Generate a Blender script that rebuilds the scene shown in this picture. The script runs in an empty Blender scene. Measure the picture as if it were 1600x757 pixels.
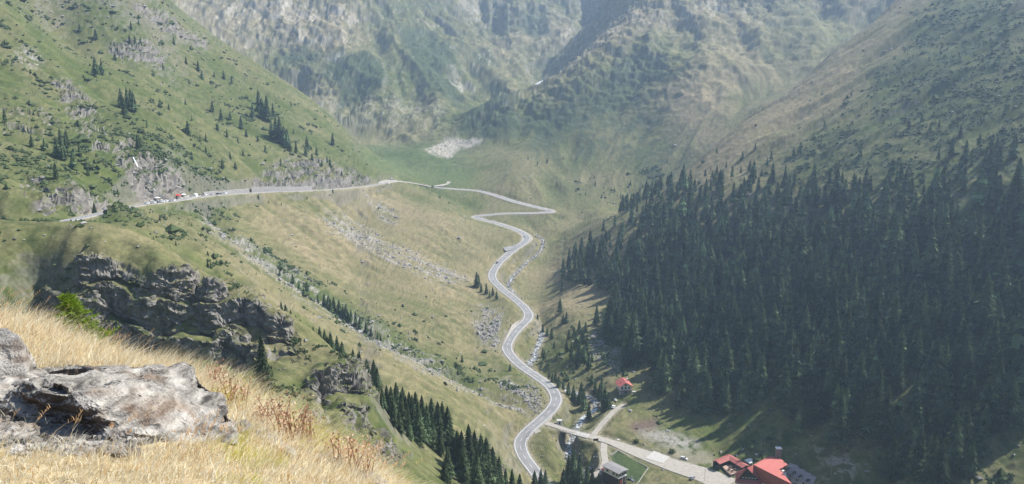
import bpy, bmesh, math, random, time
import numpy as np
from mathutils import Vector, Matrix
T0 = time.time()
random.seed(7); RNG = np.random.default_rng(7)
S = bpy.context.scene
COL = S.collection

# ------------------------------------------------------------------ camera, world, sun, exposure
FPX, CX, CY = 1232.0, 800.0, 378.5            # photograph: focal length in px and its middle
PITCH = math.atan((378.5 - 130.0) / FPX)
cam = bpy.data.cameras.new("camera"); camo = bpy.data.objects.new("camera", cam); COL.objects.link(camo)
cam.sensor_width = 36.0; cam.lens = 36.0 * FPX / 1600.0
cam.clip_start = 0.2; cam.clip_end = 20000
camo.location = (0, 0, 0); camo.rotation_euler = (math.pi / 2 - PITCH, 0, 0)
S.camera = camo

SUN_AZ, SUN_EL = 64.0, 47.0                   # degrees to the right of the view, above the horizon
w = bpy.data.worlds.new("World"); S.world = w; w.use_nodes = True
nt = w.node_tree; nt.nodes.clear()
sky = nt.nodes.new("ShaderNodeTexSky"); sky.sky_type = 'NISHITA'; sky.sun_disc = False
sky.sun_elevation = math.radians(SUN_EL); sky.sun_rotation = math.radians(SUN_AZ); sky.altitude = 1500
bgn = nt.nodes.new("ShaderNodeBackground"); bgn.inputs[1].default_value = 0.07
wo = nt.nodes.new("ShaderNodeOutputWorld")
nt.links.new(sky.outputs[0], bgn.inputs[0]); nt.links.new(bgn.outputs[0], wo.inputs[0])
sl = bpy.data.lights.new("sun", 'SUN'); sl.energy = 5.0; sl.angle = math.radians(0.5); sl.color = (1.0, 0.96, 0.89)
so = bpy.data.objects.new("sun", sl); COL.objects.link(so)
sdir = Vector((math.sin(math.radians(SUN_AZ)) * math.cos(math.radians(SUN_EL)),
               math.cos(math.radians(SUN_AZ)) * math.cos(math.radians(SUN_EL)), math.sin(math.radians(SUN_EL))))
so.rotation_euler = sdir.to_track_quat('Z', 'Y').to_euler()
S.view_settings.view_transform = 'Standard'; S.view_settings.look = 'None'
S.view_settings.exposure = 1.3; S.view_settings.gamma = 1.0
S.render.engine = 'CYCLES'
S.cycles.use_denoising = True
S.cycles.max_bounces = 6; S.cycles.volume_bounces = 1; S.cycles.diffuse_bounces = 3
HAZE_DENSITY = 0.00014

# ------------------------------------------------------------------ helpers
sp, cp = math.sin(PITCH), math.cos(PITCH)
def ray(px, py):
    u = (px - CX) / FPX; v = (CY - py) / FPX
    return np.array([u, cp + v * sp, -sp + v * cp])
def P(px, py, y):                              # point seen at a pixel, at forward distance y
    d = ray(px, py); return d * (y / d[1])
def PZ(px, py, z):                             # point seen at a pixel, at height z
    d = ray(px, py); return d * (z / d[2])
def project(X, Y, Z):
    f = Y * cp - Z * sp; up = Y * sp + Z * cp
    f = np.maximum(f, 1e-3)
    return CX + FPX * X / f, CY - FPX * up / f

def tag(o, label=None, cat=None, group=None, kind=None):
    if label: o["label"] = label
    if cat: o["category"] = cat
    if group: o["group"] = group
    if kind: o["kind"] = kind
    return o
def empty(name, loc=(0, 0, 0), rz=0.0):
    o = bpy.data.objects.new(name, None); COL.objects.link(o)
    o.location = loc; o.rotation_euler = (0, 0, rz); o.empty_display_size = 0.5
    return o
def link(name, me, m=None, parent=None, loc=None):
    o = bpy.data.objects.new(name, me); COL.objects.link(o)
    if m is not None:
        if isinstance(m, (list, tuple)):
            for k in m: me.materials.append(k)
        elif not me.materials: me.materials.append(m)
    if parent is not None: o.parent = parent
    if loc is not None: o.location = loc
    return o
def mesh_np(name, V, F, smooth=True):          # V (n,3), F (m,k) arrays, all faces alike
    V = np.ascontiguousarray(V, np.float32); F = np.ascontiguousarray(F, np.int32)
    me = bpy.data.meshes.new(name); k = F.shape[1]
    me.vertices.add(len(V)); me.vertices.foreach_set("co", V.ravel())
    me.loops.add(F.size); me.loops.foreach_set("vertex_index", F.ravel())
    me.polygons.add(len(F)); me.polygons.foreach_set("loop_start", np.arange(len(F), dtype=np.int32) * k)
    me.polygons.foreach_set("use_smooth", np.full(len(F), smooth))
    me.update(calc_edges=True); return me
def set_col(me, C, name="tone"):
    a = me.color_attributes.new(name, 'FLOAT_COLOR', 'POINT')
    c = np.ones((len(me.vertices), 4), np.float32); c[:, :C.shape[1]] = C
    a.data.foreach_set("color", c.ravel())

class MB:                                       # collects shapes into ONE mesh
    def __init__(s): s.v = []; s.f = []
    def add(s, vs, fs):
        b = len(s.v); s.v += [tuple(map(float, q)) for q in vs]; s.f += [tuple(i + b for i in f) for f in fs]
    def box(s, x0, x1, y0, y1, z0, z1):
        s.add([(x0, y0, z0), (x1, y0, z0), (x1, y1, z0), (x0, y1, z0), (x0, y0, z1), (x1, y0, z1), (x1, y1, z1), (x0, y1, z1)],
              [(0, 3, 2, 1), (4, 5, 6, 7), (0, 1, 5, 4), (1, 2, 6, 5), (2, 3, 7, 6), (3, 0, 4, 7)])
    def bar(s, a, b, r, n=4, r2=None):
        a = Vector(a); b = Vector(b); d = (b - a)
        if d.length < 1e-6: return
        d.normalize(); q = d.orthogonal().normalized(); t = d.cross(q); r2 = r if r2 is None else r2
        vs = []; 
        for k in range(n):
            c, n_ = math.cos(2 * math.pi * (k + .5) / n), math.sin(2 * math.pi * (k + .5) / n)
            vs.append(a + (q * c + t * n_) * r)
        for k in range(n):
            c, n_ = math.cos(2 * math.pi * (k + .5) / n), math.sin(2 * math.pi * (k + .5) / n)
            vs.append(b + (q * c + t * n_) * r2)
        s.add(vs, [(k, (k + 1) % n, n + (k + 1) % n, n + k) for k in range(n)] + [tuple(range(n))[::-1], tuple(range(n, 2 * n))])
    def prism(s, poly, axis, a, b):             # polygon in two axes extruded along the third
        n = len(poly)
        def pt(p, c):
            return {'x': (c, p[0], p[1]), 'y': (p[0], c, p[1]), 'z': (p[0], p[1], c)}[axis]
        s.add([pt(p, a) for p in poly] + [pt(p, b) for p in poly],
              [tuple(range(n))[::-1], tuple(range(n, 2 * n))] + [(k, (k + 1) % n, n + (k + 1) % n, n + k) for k in range(n)])
    def slab(s, q, th):                         # a quad/poly sheet with thickness straight down
        n = len(q)
        s.add(list(q) + [(p[0], p[1], p[2] - th) for p in q],
              [tuple(range(n)), tuple(range(n, 2 * n))[::-1]] + [(k, n + k, n + (k + 1) % n, (k + 1) % n) for k in range(n)])
    def mesh(s, name, smooth=False):
        me = bpy.data.meshes.new(name); me.from_pydata(s.v, [], s.f); me.update()
        bm = bmesh.new(); bm.from_mesh(me); bmesh.ops.recalc_face_normals(bm, faces=bm.faces); bm.to_mesh(me); bm.free()
        if smooth: me.polygons.foreach_set("use_smooth", [True] * len(me.polygons))
        return me
    def build(s, name, m, parent=None, smooth=False):
        return link(name, s.mesh(name, smooth), m, parent)

# --- noise
_perm = np.random.default_rng(3).permutation(4096).astype(np.int64)
_ang = np.random.default_rng(4).uniform(0, 2 * np.pi, 4096)
_gx, _gy = np.cos(_ang), np.sin(_ang)
def _h(ix, iy, s): return _perm[(ix + _perm[(iy + _perm[s & 4095]) & 4095]) & 4095]
def noise(x, y, seed=0):
    x = np.asarray(x, np.float64); y = np.asarray(y, np.float64)
    ix = np.floor(x).astype(np.int64); iy = np.floor(y).astype(np.int64); fx = x - ix; fy = y - iy
    u = fx * fx * fx * (fx * (fx * 6 - 15) + 10); v = fy * fy * fy * (fy * (fy * 6 - 15) + 10)
    def g(a, b):
        h = _h(ix + a, iy + b, seed); return _gx[h] * (fx - a) + _gy[h] * (fy - b)
    n0 = g(0, 0) * (1 - u) + g(1, 0) * u; n1 = g(0, 1) * (1 - u) + g(1, 1) * u
    return (n0 * (1 - v) + n1 * v) * 1.5
def fbm(x, y, o=4, seed=0, gain=.5, lac=2.03):
    s = 0; a = 1.0
    for k in range(o):
        s = s + a * noise(x, y, seed + k * 17); x = x * lac + 13.7; y = y * lac - 7.1; a *= gain
    return s
def ridged(x, y, o=4, seed=0, gain=.5, lac=2.03):
    s = 0; a = 1.0
    for k in range(o):
        s = s + a * (1 - 2 * np.abs(noise(x, y, seed + k * 17))); x = x * lac + 13.7; y = y * lac - 7.1; a *= gain
    return s
def sstep(a, b, x):
    t = np.clip((x - a) / (b - a), 0, 1); return t * t * (3 - 2 * t)
def inpoly(px, py, poly):
    ins = np.zeros(px.shape, bool); n = len(poly); j = n - 1
    for i in range(n):
        xi, yi = poly[i]; xj, yj = poly[j]
        c = ((yi > py) != (yj > py)) & (px < (xj - xi) * (py - yi) / ((yj - yi) or 1e-9) + xi); ins ^= c; j = i
    return ins

# --- materials
def mat(name, col, rough=.85, noise_scale=None, amount=.25, bump=0.0, bump_scale=None, spec=.25, attr=None, rand=0.0, metallic=0.0):
    m = bpy.data.materials.new(name); m.use_nodes = True; n = m.node_tree.nodes; l = m.node_tree.links
    b = n["Principled BSDF"]; b.inputs["Roughness"].default_value = rough; b.inputs["Specular IOR Level"].default_value = spec
    b.inputs["Metallic"].default_value = metallic
    src = None
    if attr:
        a = n.new("ShaderNodeAttribute"); a.attribute_name = attr; src = a.outputs["Color"]
    else:
        r = n.new("ShaderNodeRGB"); r.outputs[0].default_value = (*col, 1); src = r.outputs[0]
    if noise_scale or rand:
        val = None
        if noise_scale:
            tc = n.new("ShaderNodeTexCoord"); ns = n.new("ShaderNodeTexNoise"); ns.inputs["Scale"].default_value = noise_scale; ns.inputs["Detail"].default_value = 6; ns.inputs["Roughness"].default_value = .62
            l.new(tc.outputs["Object"], ns.inputs["Vector"])
            mr = n.new("ShaderNodeMapRange"); mr.inputs[1].default_value = .25; mr.inputs[2].default_value = .75
            mr.inputs[3].default_value = 1 - amount; mr.inputs[4].default_value = 1 + amount
            l.new(ns.outputs["Fac"], mr.inputs[0]); val = mr.outputs[0]
        if rand:
            oi = n.new("ShaderNodeObjectInfo"); m2 = n.new("ShaderNodeMapRange"); m2.inputs[3].default_value = 1 - rand; m2.inputs[4].default_value = 1 + rand
            l.new(oi.outputs["Random"], m2.inputs[0])
            if val is None: val = m2.outputs[0]
            else:
                mm = n.new("ShaderNodeMath"); mm.operation = 'MULTIPLY'; l.new(val, mm.inputs[0]); l.new(m2.outputs[0], mm.inputs[1]); val = mm.outputs[0]
        vm = n.new("ShaderNodeVectorMath"); vm.operation = 'SCALE'; l.new(src, vm.inputs[0]); l.new(val, vm.inputs["Scale"]); src = vm.outputs[0]
    l.new(src, b.inputs["Base Color"])
    if bump:
        tc = n.new("ShaderNodeTexCoord"); ns = n.new("ShaderNodeTexNoise"); ns.inputs["Scale"].default_value = bump_scale or noise_scale or 5; ns.inputs["Detail"].default_value = 8
        l.new(tc.outputs["Object"], ns.inputs["Vector"])
        bp = n.new("ShaderNodeBump"); bp.inputs["Strength"].default_value = 1.0; bp.inputs["Distance"].default_value = bump
        l.new(ns.outputs["Fac"], bp.inputs["Height"]); l.new(bp.outputs[0], b.inputs["Normal"])
    return m

# ------------------------------------------------------------------ roads: centre lines (pixel x, pixel y, forward metres)
UPPER = [(-60, 352, 345), (0, 349, 338), (40, 346.5, 335), (90, 345, 345), (140, 338, 395), (170, 330, 440), (200, 323, 480), (240, 318, 530), (270, 315, 560),
         (300, 309, 592), (340, 305, 640), (400, 301, 700), (450, 299, 745), (490, 298, 790), (540, 294, 860), (575, 291, 920), (598, 287, 962)]
LOWER = [(598, 287, 962), (603, 283.5, 980), (618, 282.5, 1003), (640, 285, 1035), (665, 290, 1058), (690, 294, 1070), (720, 296, 1078), (745, 297.5, 1083), (770, 304, 1072), (800, 314, 1050),
         (830, 322, 1030), (852, 327, 1016), (860, 330, 1006), (845, 333, 998), (800, 333.5, 998), (770, 334.5, 996), (745, 338.5, 990), (748, 342, 978), (765, 346, 966), (785, 352, 948),
         (808, 360, 924), (822, 368, 903), (821, 377, 884), (806, 388, 862), (795, 397, 843), (778, 413, 805), (769, 432, 762), (783, 450, 725), (805, 468, 695), (822, 484, 668),
         (825, 497, 646), (807, 516, 618), (794, 535, 594), (794, 550, 577), (812, 570, 553), (838, 588, 532), (860, 604, 515), (869, 622, 499), (862, 640, 486), (843, 658, 472),
         (824, 673, 460), (813, 690, 449), (818, 712, 436), (838, 740, 420), (858, 768, 404), (880, 800, 388)]
STREAM = [(838, 364, 938), (848, 374, 918), (846, 386, 890), (838, 396, 868), (824, 406, 845), (795, 438, 772), (806, 459, 738), (820, 475, 705), (833, 492, 672),
          (845, 513, 640), (844, 530, 615), (834, 553, 585), (826, 570, 564), (842, 584, 546), (880, 604, 522), (925, 615, 508), (930, 632, 494), (910, 652, -214.5), (899, 670, -216.5),
          (890, 690, -218.5), (888, 705, -220), (902, 728, -222), (922, 750, -223), (950, 790, -224)]
ACCESS = [(843, 658, 472), (868, 666, -212.7), (900, 676.5, -213.2), (932, 684, -213.5), (960, 693, -214), (1000, 708, -214), (1050, 726, -214), (1100, 742, -214), (1140, 758, -214)]
R3 = lambda L: np.array([P(*q) if q[2] > 0 else PZ(*q) for q in L])      # a negative third number is a height

# ------------------------------------------------------------------ terrain control points
C3 = []
for L in (UPPER, LOWER): C3 += list(R3(L))
C3 += [q + np.array([0, 0, -2.5]) for q in R3(STREAM)]
C3 += [q for q in R3(ACCESS)[1:]]
def C(*pts): C3.extend(P(*q) for q in pts)
def H3(*pts): C3.extend(np.array(q, float) for q in pts)
def CZ(*pts): C3.extend(PZ(*q) for q in pts)
# left hillside between the roads
C((640, 420, 700), (560, 340, 830), (680, 340, 880), (700, 400, 790), (620, 360, 810), (500, 360, 690), (560, 430, 660), (400, 400, 545), (340, 345, 585), (480, 455, 540), (560, 510, 530),
  (640, 555, 510), (740, 600, 492), (700, 500, 610), (760, 470, 690), (740, 530, 600), (770, 580, 535), (640, 480, 610), (830, 640, 486), (790, 640, 475), (740, 640, 440), (740, 700, 352), (790, 700, 400), (815, 740, 395),
  (780, 757, 330), (700, 690, 328), (600, 600, 370), (480, 500, 432), (540, 550, 400), (660, 640, 352), (620, 560, 445), (690, 610, 440), (400, 445, 455), (330, 400, 440), (260, 362, 450), (300, 340, 520),
  (640, 310, 965), (700, 325, 965), (640, 300, 985), (300, 375, 470))
# spur in front on the left: crest, face, foot
C((-80, 344, 290), (0, 346, 304), (45, 345.5, 308), (105, 350.5, 322), (180, 352, 318), (215, 372, 306), (250, 394, 298), (330, 442, 288), (400, 470, 284), (450, 502, 278), (520, 547, 272), (560, 577, 266), (582, 622, 252), (590, 670, 240),
  (60, 395, 288), (100, 440, 281), (0, 430, 276), (160, 406, 287), (240, 433, 281), (330, 449, 283), (180, 476, 279), (250, 511, 273), (320, 500, 276), (370, 545, 268), (430, 540, 266), (300, 560, 262), (430, 600, 232), (500, 590, 248), (540, 645, 238), (580, 695, 224),
  (640, 757, 214), (60, 470, 279), (90, 500, 274), (200, 575, 246), (0, 500, 264), (480, 660, 212), (400, 680, 190), (660, 720, 250), (700, 757, 262), (620, 690, 262), (600, 640, 285))
H3((-150, 385, -84), (-130, 345, -96), (-105, 330, -110), (-70, 320, -124), (-95, 370, -117), (-50, 310, -132), (-45, 285, -128))
# rock knob beside the upper road
C((-60, 285, 374), (0, 296, 369), (30, 305, 366), (48, 318, 363), (55, 338, 359))
H3((-212, 405, -60), (-240, 415, -50))
# left mountain: ridge line, face and the hidden far side
RL = [(600, 279, 985), (560, 240, 1010), (500, 190, 1040), (420, 120, 1085), (330, 60, 1120), (240, 0, 1150), (150, -70, 1180), (20, -180, 1220)]
C(*RL)
C((150, 200, 600), (0, 0, 700), (0, 100, 615), (0, 200, 495), (0, 260, 420), (100, 60, 800), (300, 150, 870), (400, 250, 765), (200, 260, 528), (250, 230, 600), (100, 280, 440), (60, 300, 400), (300, 270, 625), (450, 230, 860), (500, 262, 860),
  (540, 270, 915), (350, 220, 740), (200, 120, 760), (120, -120, 900), (-200, 100, 560), (-200, -100, 700), (-200, 260, 380), (-400, 150, 450), (-120, 330, 310))
for q in R3(RL)[2:]: H3((q[0] + 55, q[1] + 95, max(q[2] - 52, -118)), (q[0] + 95, q[1] + 230, max(q[2] - 105 - .25 * max(0, q[2] + 90), -112)))
# far valley floor, moraine, head wall
C((690, 282, 1110), (640, 262, 1200), (580, 244, 1300), (700, 232, 1330), (620, 225, 1400), (740, 240, 1280), (770, 270, 1160), (560, 205, 1480), (640, 212, 1430), (700, 205, 1430), (450, 150, 1640), (600, 150, 1600), (500, 110, 1720), (700, 178, 1520),
  (450, 60, 1840), (300, 0, 2000), (430, 0, 1990), (520, 40, 1900), (620, 90, 1780), (560, 0, 2040), (380, 60, 1830), (680, 120, 1720), (650, 40, 2000), (700, 60, 1960), (735, 100, 1850), (735, 160, 1620), (760, 60, 2050), (800, 125, 1780), (838, 132, 1800), (860, 100, 1900),
  (740, 0, 2250), (850, 0, 2250), (800, 60, 2080), (900, 50, 2080), (930, 20, 2200), (300, -150, 2300), (500, -150, 2350), (740, -150, 2600), (950, -150, 2600))
# spur in the middle and the slopes right of it
C((735, 208, 1400), (790, 162, 1440), (840, 138, 1470), (890, 106, 1520), (950, 60, 1590), (1000, 20, 1650), (1040, -30, 1720), (1100, -150, 1900), (780, 215, 1340), (840, 190, 1370), (900, 200, 1300), (850, 250, 1200), (800, 280, 1110), (800, 250, 1200), (900, 290, 1110),
  (870, 310, 1060), (950, 300, 1080), (1000, 280, 1110), (1000, 200, 1260), (950, 240, 1200), (1000, 100, 1440), (950, 150, 1380), (1100, 100, 1360), (1100, 200, 1180), (1150, 150, 1250), (1050, 250, 1130), (1250, 60, 1450), (1350, 20, 1540), (1200, 0, 1640), (1100, 0, 1660), (1180, 100, 1380),
  (1300, -100, 1800), (1500, -150, 1900), (900, 345, 985), (880, 360, 945), (930, 330, 1000))
H3((40, 1650, -25), (95, 1650, 0), (150, 1750, 50), (210, 1860, 120), (10, 1580, -50))
# right mountain: crest, plane of the forest, hidden back
RR = [(930, 358, 870), (1000, 318, 905), (1060, 280, 940), (1120, 226, 970), (1180, 177, 1000), (1300, 85, 1080), (1400, 2, 1150), (1480, -80, 1230), (1600, -200, 1330)]
C(*RR)
for q in R3(RR)[1:]: H3((q[0] + 10, q[1] + 100, q[2] - 30 - .06 * max(0, q[2] + 130)))
RGX, RGY = .508, .156
def rplane(x, y): return -175 + RGX * (x - 60) + RGY * (y - 850)
for px, py in [(1000, 420), (960, 480), (1050, 500), (1100, 350), (1150, 420), (1150, 560), (1200, 300), (1250, 180), (1250, 480), (1300, 620), (1300, 330), (1350, 100), (1350, 200), (1400, 450), (1400, 660), (1450, 300), (1450, 60), (1500, 150), (1500, 560), (1600, 50), (1600, 250), (1600, 430), (1600, 640), (1700, 150), (1700, 400), (1700, 700), (1900, 100), (1900, 500), (1600, -80), (1800, -100), (1500, 757), (1400, 757), (1600, 800)]:
    d = ray(px, py); k = -175 - RGX * 60 - RGY * 850; t = k / (d[2] - RGX * d[0] - RGY * d[1]); C3.append(d * t)
CZ((900, 440, -191), (870, 480, -195), (900, 520, -196), (880, 560, -201), (940, 540, -197), (960, 600, -203), (1000, 640, -209), (1050, 660, -211), (1120, 690, -211), (950, 650, -210), (1200, 700, -205), (1250, 757, -211), (1200, 757, -214), (1100, 757, -214), (1000, 757, -217), (960, 740, -216), (1300, 745, -202), (860, 700, -216), (1050, 690, -212))
# out of sight: below the photographer, behind the frame
H3((0, 45, -52), (-45, 40, -46), (60, 45, -58), (0, 120, -95), (-90, 120, -75), (110, 120, -110), (60, 200, -140), (140, 250, -165), (230, 150, -120), (-200, 150, -50), (-150, 220, -62), (-300, 250, -20), (60, 330, -190), (100, 380, -212), (20, 260, -150), (300, 60, -60))
C3 = np.array(C3)
def polar(x, y): return np.arctan2(x, y), np.log(np.hypot(x, y))
def tps_fit(Pn, val, lam=1e-5):
    d = np.hypot(Pn[:, None, 0] - Pn[None, :, 0], Pn[:, None, 1] - Pn[None, :, 1])
    K = np.where(d > 0, d * d * np.log(np.maximum(d, 1e-9)), 0) + lam * np.eye(len(Pn))
    Q = np.c_[np.ones(len(Pn)), Pn]
    A = np.block([[K, Q], [Q.T, np.zeros((3, 3))]])
    return np.linalg.solve(A, np.r_[val, 0, 0, 0])
def tps_eval(W, Pn, a, b):
    out = np.empty(a.size); a = a.ravel(); b = b.ravel()
    for i in range(0, a.size, 20000):
        aa, bb = a[i:i + 20000, None], b[i:i + 20000, None]
        d2 = (aa - Pn[None, :, 0]) ** 2 + (bb - Pn[None, :, 1]) ** 2
        out[i:i + 20000] = (.5 * d2 * np.log(np.maximum(d2, 1e-18))) @ W[:-3] + W[-3] + aa[:, 0] * W[-2] + bb[:, 0] * W[-1]
    return out
_th, _lr = polar(C3[:, 0], C3[:, 1]); _Pn = np.c_[_th * 1.6, _lr]
_W = tps_fit(_Pn, C3[:, 2] / np.hypot(C3[:, 0], C3[:, 1]), 2e-5)
# tabulated once on a fine polar grid
BT0, BT1, BNT = -1.15, 1.15, 560
BL0, BL1, BNL = math.log(40), math.log(3300), 760
_bt = np.linspace(BT0, BT1, BNT); _bl = np.linspace(BL0, BL1, BNL)
_A, _B = np.meshgrid(_bt, _bl, indexing='ij')
BASE = tps_eval(_W, _Pn, _A * 1.6, _B).reshape(BNT, BNL)
def bil(G, i, j):
    i = np.clip(i, 0, G.shape[0] - 1.001); j = np.clip(j, 0, G.shape[1] - 1.001)
    a = i.astype(int); b = j.astype(int); u = i - a; v = j - b
    return (G[a, b] * (1 - u) + G[a + 1, b] * u) * (1 - v) + (G[a, b + 1] * (1 - u) + G[a + 1, b + 1] * u) * v
def base(x, y):
    th, lr = polar(x, y)
    return bil(BASE, (th - BT0) / (BT1 - BT0) * (BNT - 1), (lr - BL0) / (BL1 - BL0) * (BNL - 1)) * np.hypot(x, y)
print("base", round(time.time() - T0, 1))

# --- fall-line noise: white noise smeared along the slope (gullies and streaks that run downhill)
class Grid:
    def __init__(s, x0, x1, y0, y1, d):
        s.x0, s.y0, s.d = x0, y0, d
        s.X, s.Y = np.meshgrid(np.arange(x0, x1, d), np.arange(y0, y1, d), indexing='ij')
        s.Z = base(s.X, s.Y)
        s.gx, s.gy = np.gradient(s.Z, d)
        for _ in range(2):
            for g in (s.gx, s.gy):
                g[1:-1, 1:-1] = (g[1:-1, 1:-1] * 2 + g[:-2, 1:-1] + g[2:, 1:-1] + g[1:-1, :-2] + g[1:-1, 2:]) / 6
        s.slope = np.hypot(s.gx, s.gy)
    def at(s, G, x, y): return bil(G, (x - s.x0) / s.d, (y - s.y0) / s.d)
    def lic(s, lam, length, seed, oct=3):
        nx, ny = s.gx / np.maximum(s.slope, .02), s.gy / np.maximum(s.slope, .02)
        acc = fbm(s.X / lam, s.Y / lam, oct, seed); n = max(3, int(length / (s.d * 1.5)))
        step = length / n
        for sg in (1, -1):
            x = s.X.copy(); y = s.Y.copy()
            for k in range(n):
                x2 = x + sg * step * s.at(nx, x, y); y2 = y + sg * step * s.at(ny, x, y); x, y = x2, y2
                acc = acc + fbm(x / lam, y / lam, oct, seed) * (1 - k / (n + 1))
        acc -= acc.mean(); return acc / acc.std()
GN = Grid(-620, 760, 120, 1400, 3.0)
GF = Grid(-1300, 1500, 1150, 3100, 7.0)
LN = [GN.lic(38, 60, 11, 2), GN.lic(9, 30, 23, 3)]
LF = [GF.lic(130, 130, 31, 4), GF.lic(30, 34, 43, 4)]
def gully(x, y, k):
    a = GN.at(LN[k], x, y); b = GF.at(LF[k], x, y); t = sstep(1180, 1330, y + 0 * x)
    return a * (1 - t) + b * t
def slope_at(x, y):
    a = GN.at(GN.slope, x, y); b = GF.at(GF.slope, x, y); t = sstep(1180, 1330, y + 0 * x)
    return a * (1 - t) + b * t
print("lic", round(time.time() - T0, 1))

# --- roads carve the ground
def spline(Pt, step):
    Pt = np.asarray(Pt, float); out = []
    for i in range(len(Pt) - 1):
        p0 = Pt[max(i - 1, 0)]; p1 = Pt[i]; p2 = Pt[i + 1]; p3 = Pt[min(i + 2, len(Pt) - 1)]
        n = max(2, int(np.linalg.norm(p2 - p1) / step))
        for k in range(n):
            t = k / n
            out.append(.5 * (2 * p1 + (p2 - p0) * t + (2 * p0 - 5 * p1 + 4 * p2 - p3) * t * t + (3 * p1 - p0 - 3 * p2 + p3) * t ** 3))
    out.append(Pt[-1]); return np.array(out)
def smooth_z(Q, n):
    k = np.ones(2 * n + 1) / (2 * n + 1); z = np.pad(Q[:, 2], n, mode='edge'); Q = Q.copy(); Q[:, 2] = np.convolve(z, k, 'valid'); return Q
upper_l = smooth_z(spline(R3(UPPER), 3.0), 12)
lower_l = smooth_z(spline(R3(LOWER), 3.0), 8)
access_l = smooth_z(spline(R3(ACCESS), 3.0), 4)
stream_l = spline(R3(STREAM) + np.array([0, 0, -2.2]), 3.0); stream_l = smooth_z(stream_l, 6)
for k in range(1, len(stream_l)): stream_l[k, 2] = min(stream_l[k, 2], stream_l[k - 1, 2] - .02)
TRACKS = {
 'yard_track': ([(944, 687, -214), (943, 705, -214.3), (945, 722, -214.6), (938, 736, -215.5), (925, 745, -217)], 3.6),
 'meadow_track': ([(925, 682, -213.6), (935, 669, -212.5), (948, 654, -211), (962, 640, -209.5), (975, 632, -208.5)], 3.2),
}
_ds = np.min(np.hypot(access_l[:, None, 0] - stream_l[None, :, 0], access_l[:, None, 1] - stream_l[None, :, 1]), 1)
CARVE = [(stream_l, 2.6, 5.0, -.6), (upper_l, 4.6, 7.0, -.35), (lower_l, 4.8, 7.0, -.35), (access_l[_ds > 8.5], 5.0, 5.0, -.3)]
for nm, (L, wd) in TRACKS.items():
    q = smooth_z(spline(R3(L), 2.0), 3); TRACKS[nm] = (q, wd); CARVE.append((q, wd * .6 + .6, 4, -.25))
def carve(x, y, z):
    sh = x.shape; x = x.ravel(); y = y.ravel(); z = z.ravel().copy(); near = np.full(x.size, 99.0)
    key = np.floor(x / 20).astype(np.int64) * 100003 + np.floor(y / 20).astype(np.int64)
    for Q, hw, sh_, dz in CARVE:
        cx = np.floor(Q[:, 0] / 20).astype(np.int64); cy = np.floor(Q[:, 1] / 20).astype(np.int64)
        ks = np.unique(np.concatenate([(cx + a) * 100003 + cy + b for a in (-1, 0, 1) for b in (-1, 0, 1)]))
        idx = np.nonzero(np.isin(key, ks))[0]
        for i in range(0, idx.size, 20000):
            ii = idx[i:i + 20000]
            d2 = (x[ii, None] - Q[None, :, 0]) ** 2 + (y[ii, None] - Q[None, :, 1]) ** 2
            m = d2.argmin(1); d = np.sqrt(d2[np.arange(len(ii)), m])
            t = 1 - sstep(hw, hw + sh_, d)
            z[ii] = z[ii] * (1 - t) + (Q[m, 2] + dz) * t; near[ii] = np.minimum(near[ii], d - hw)
    return z.reshape(sh), near.reshape(sh)

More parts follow.
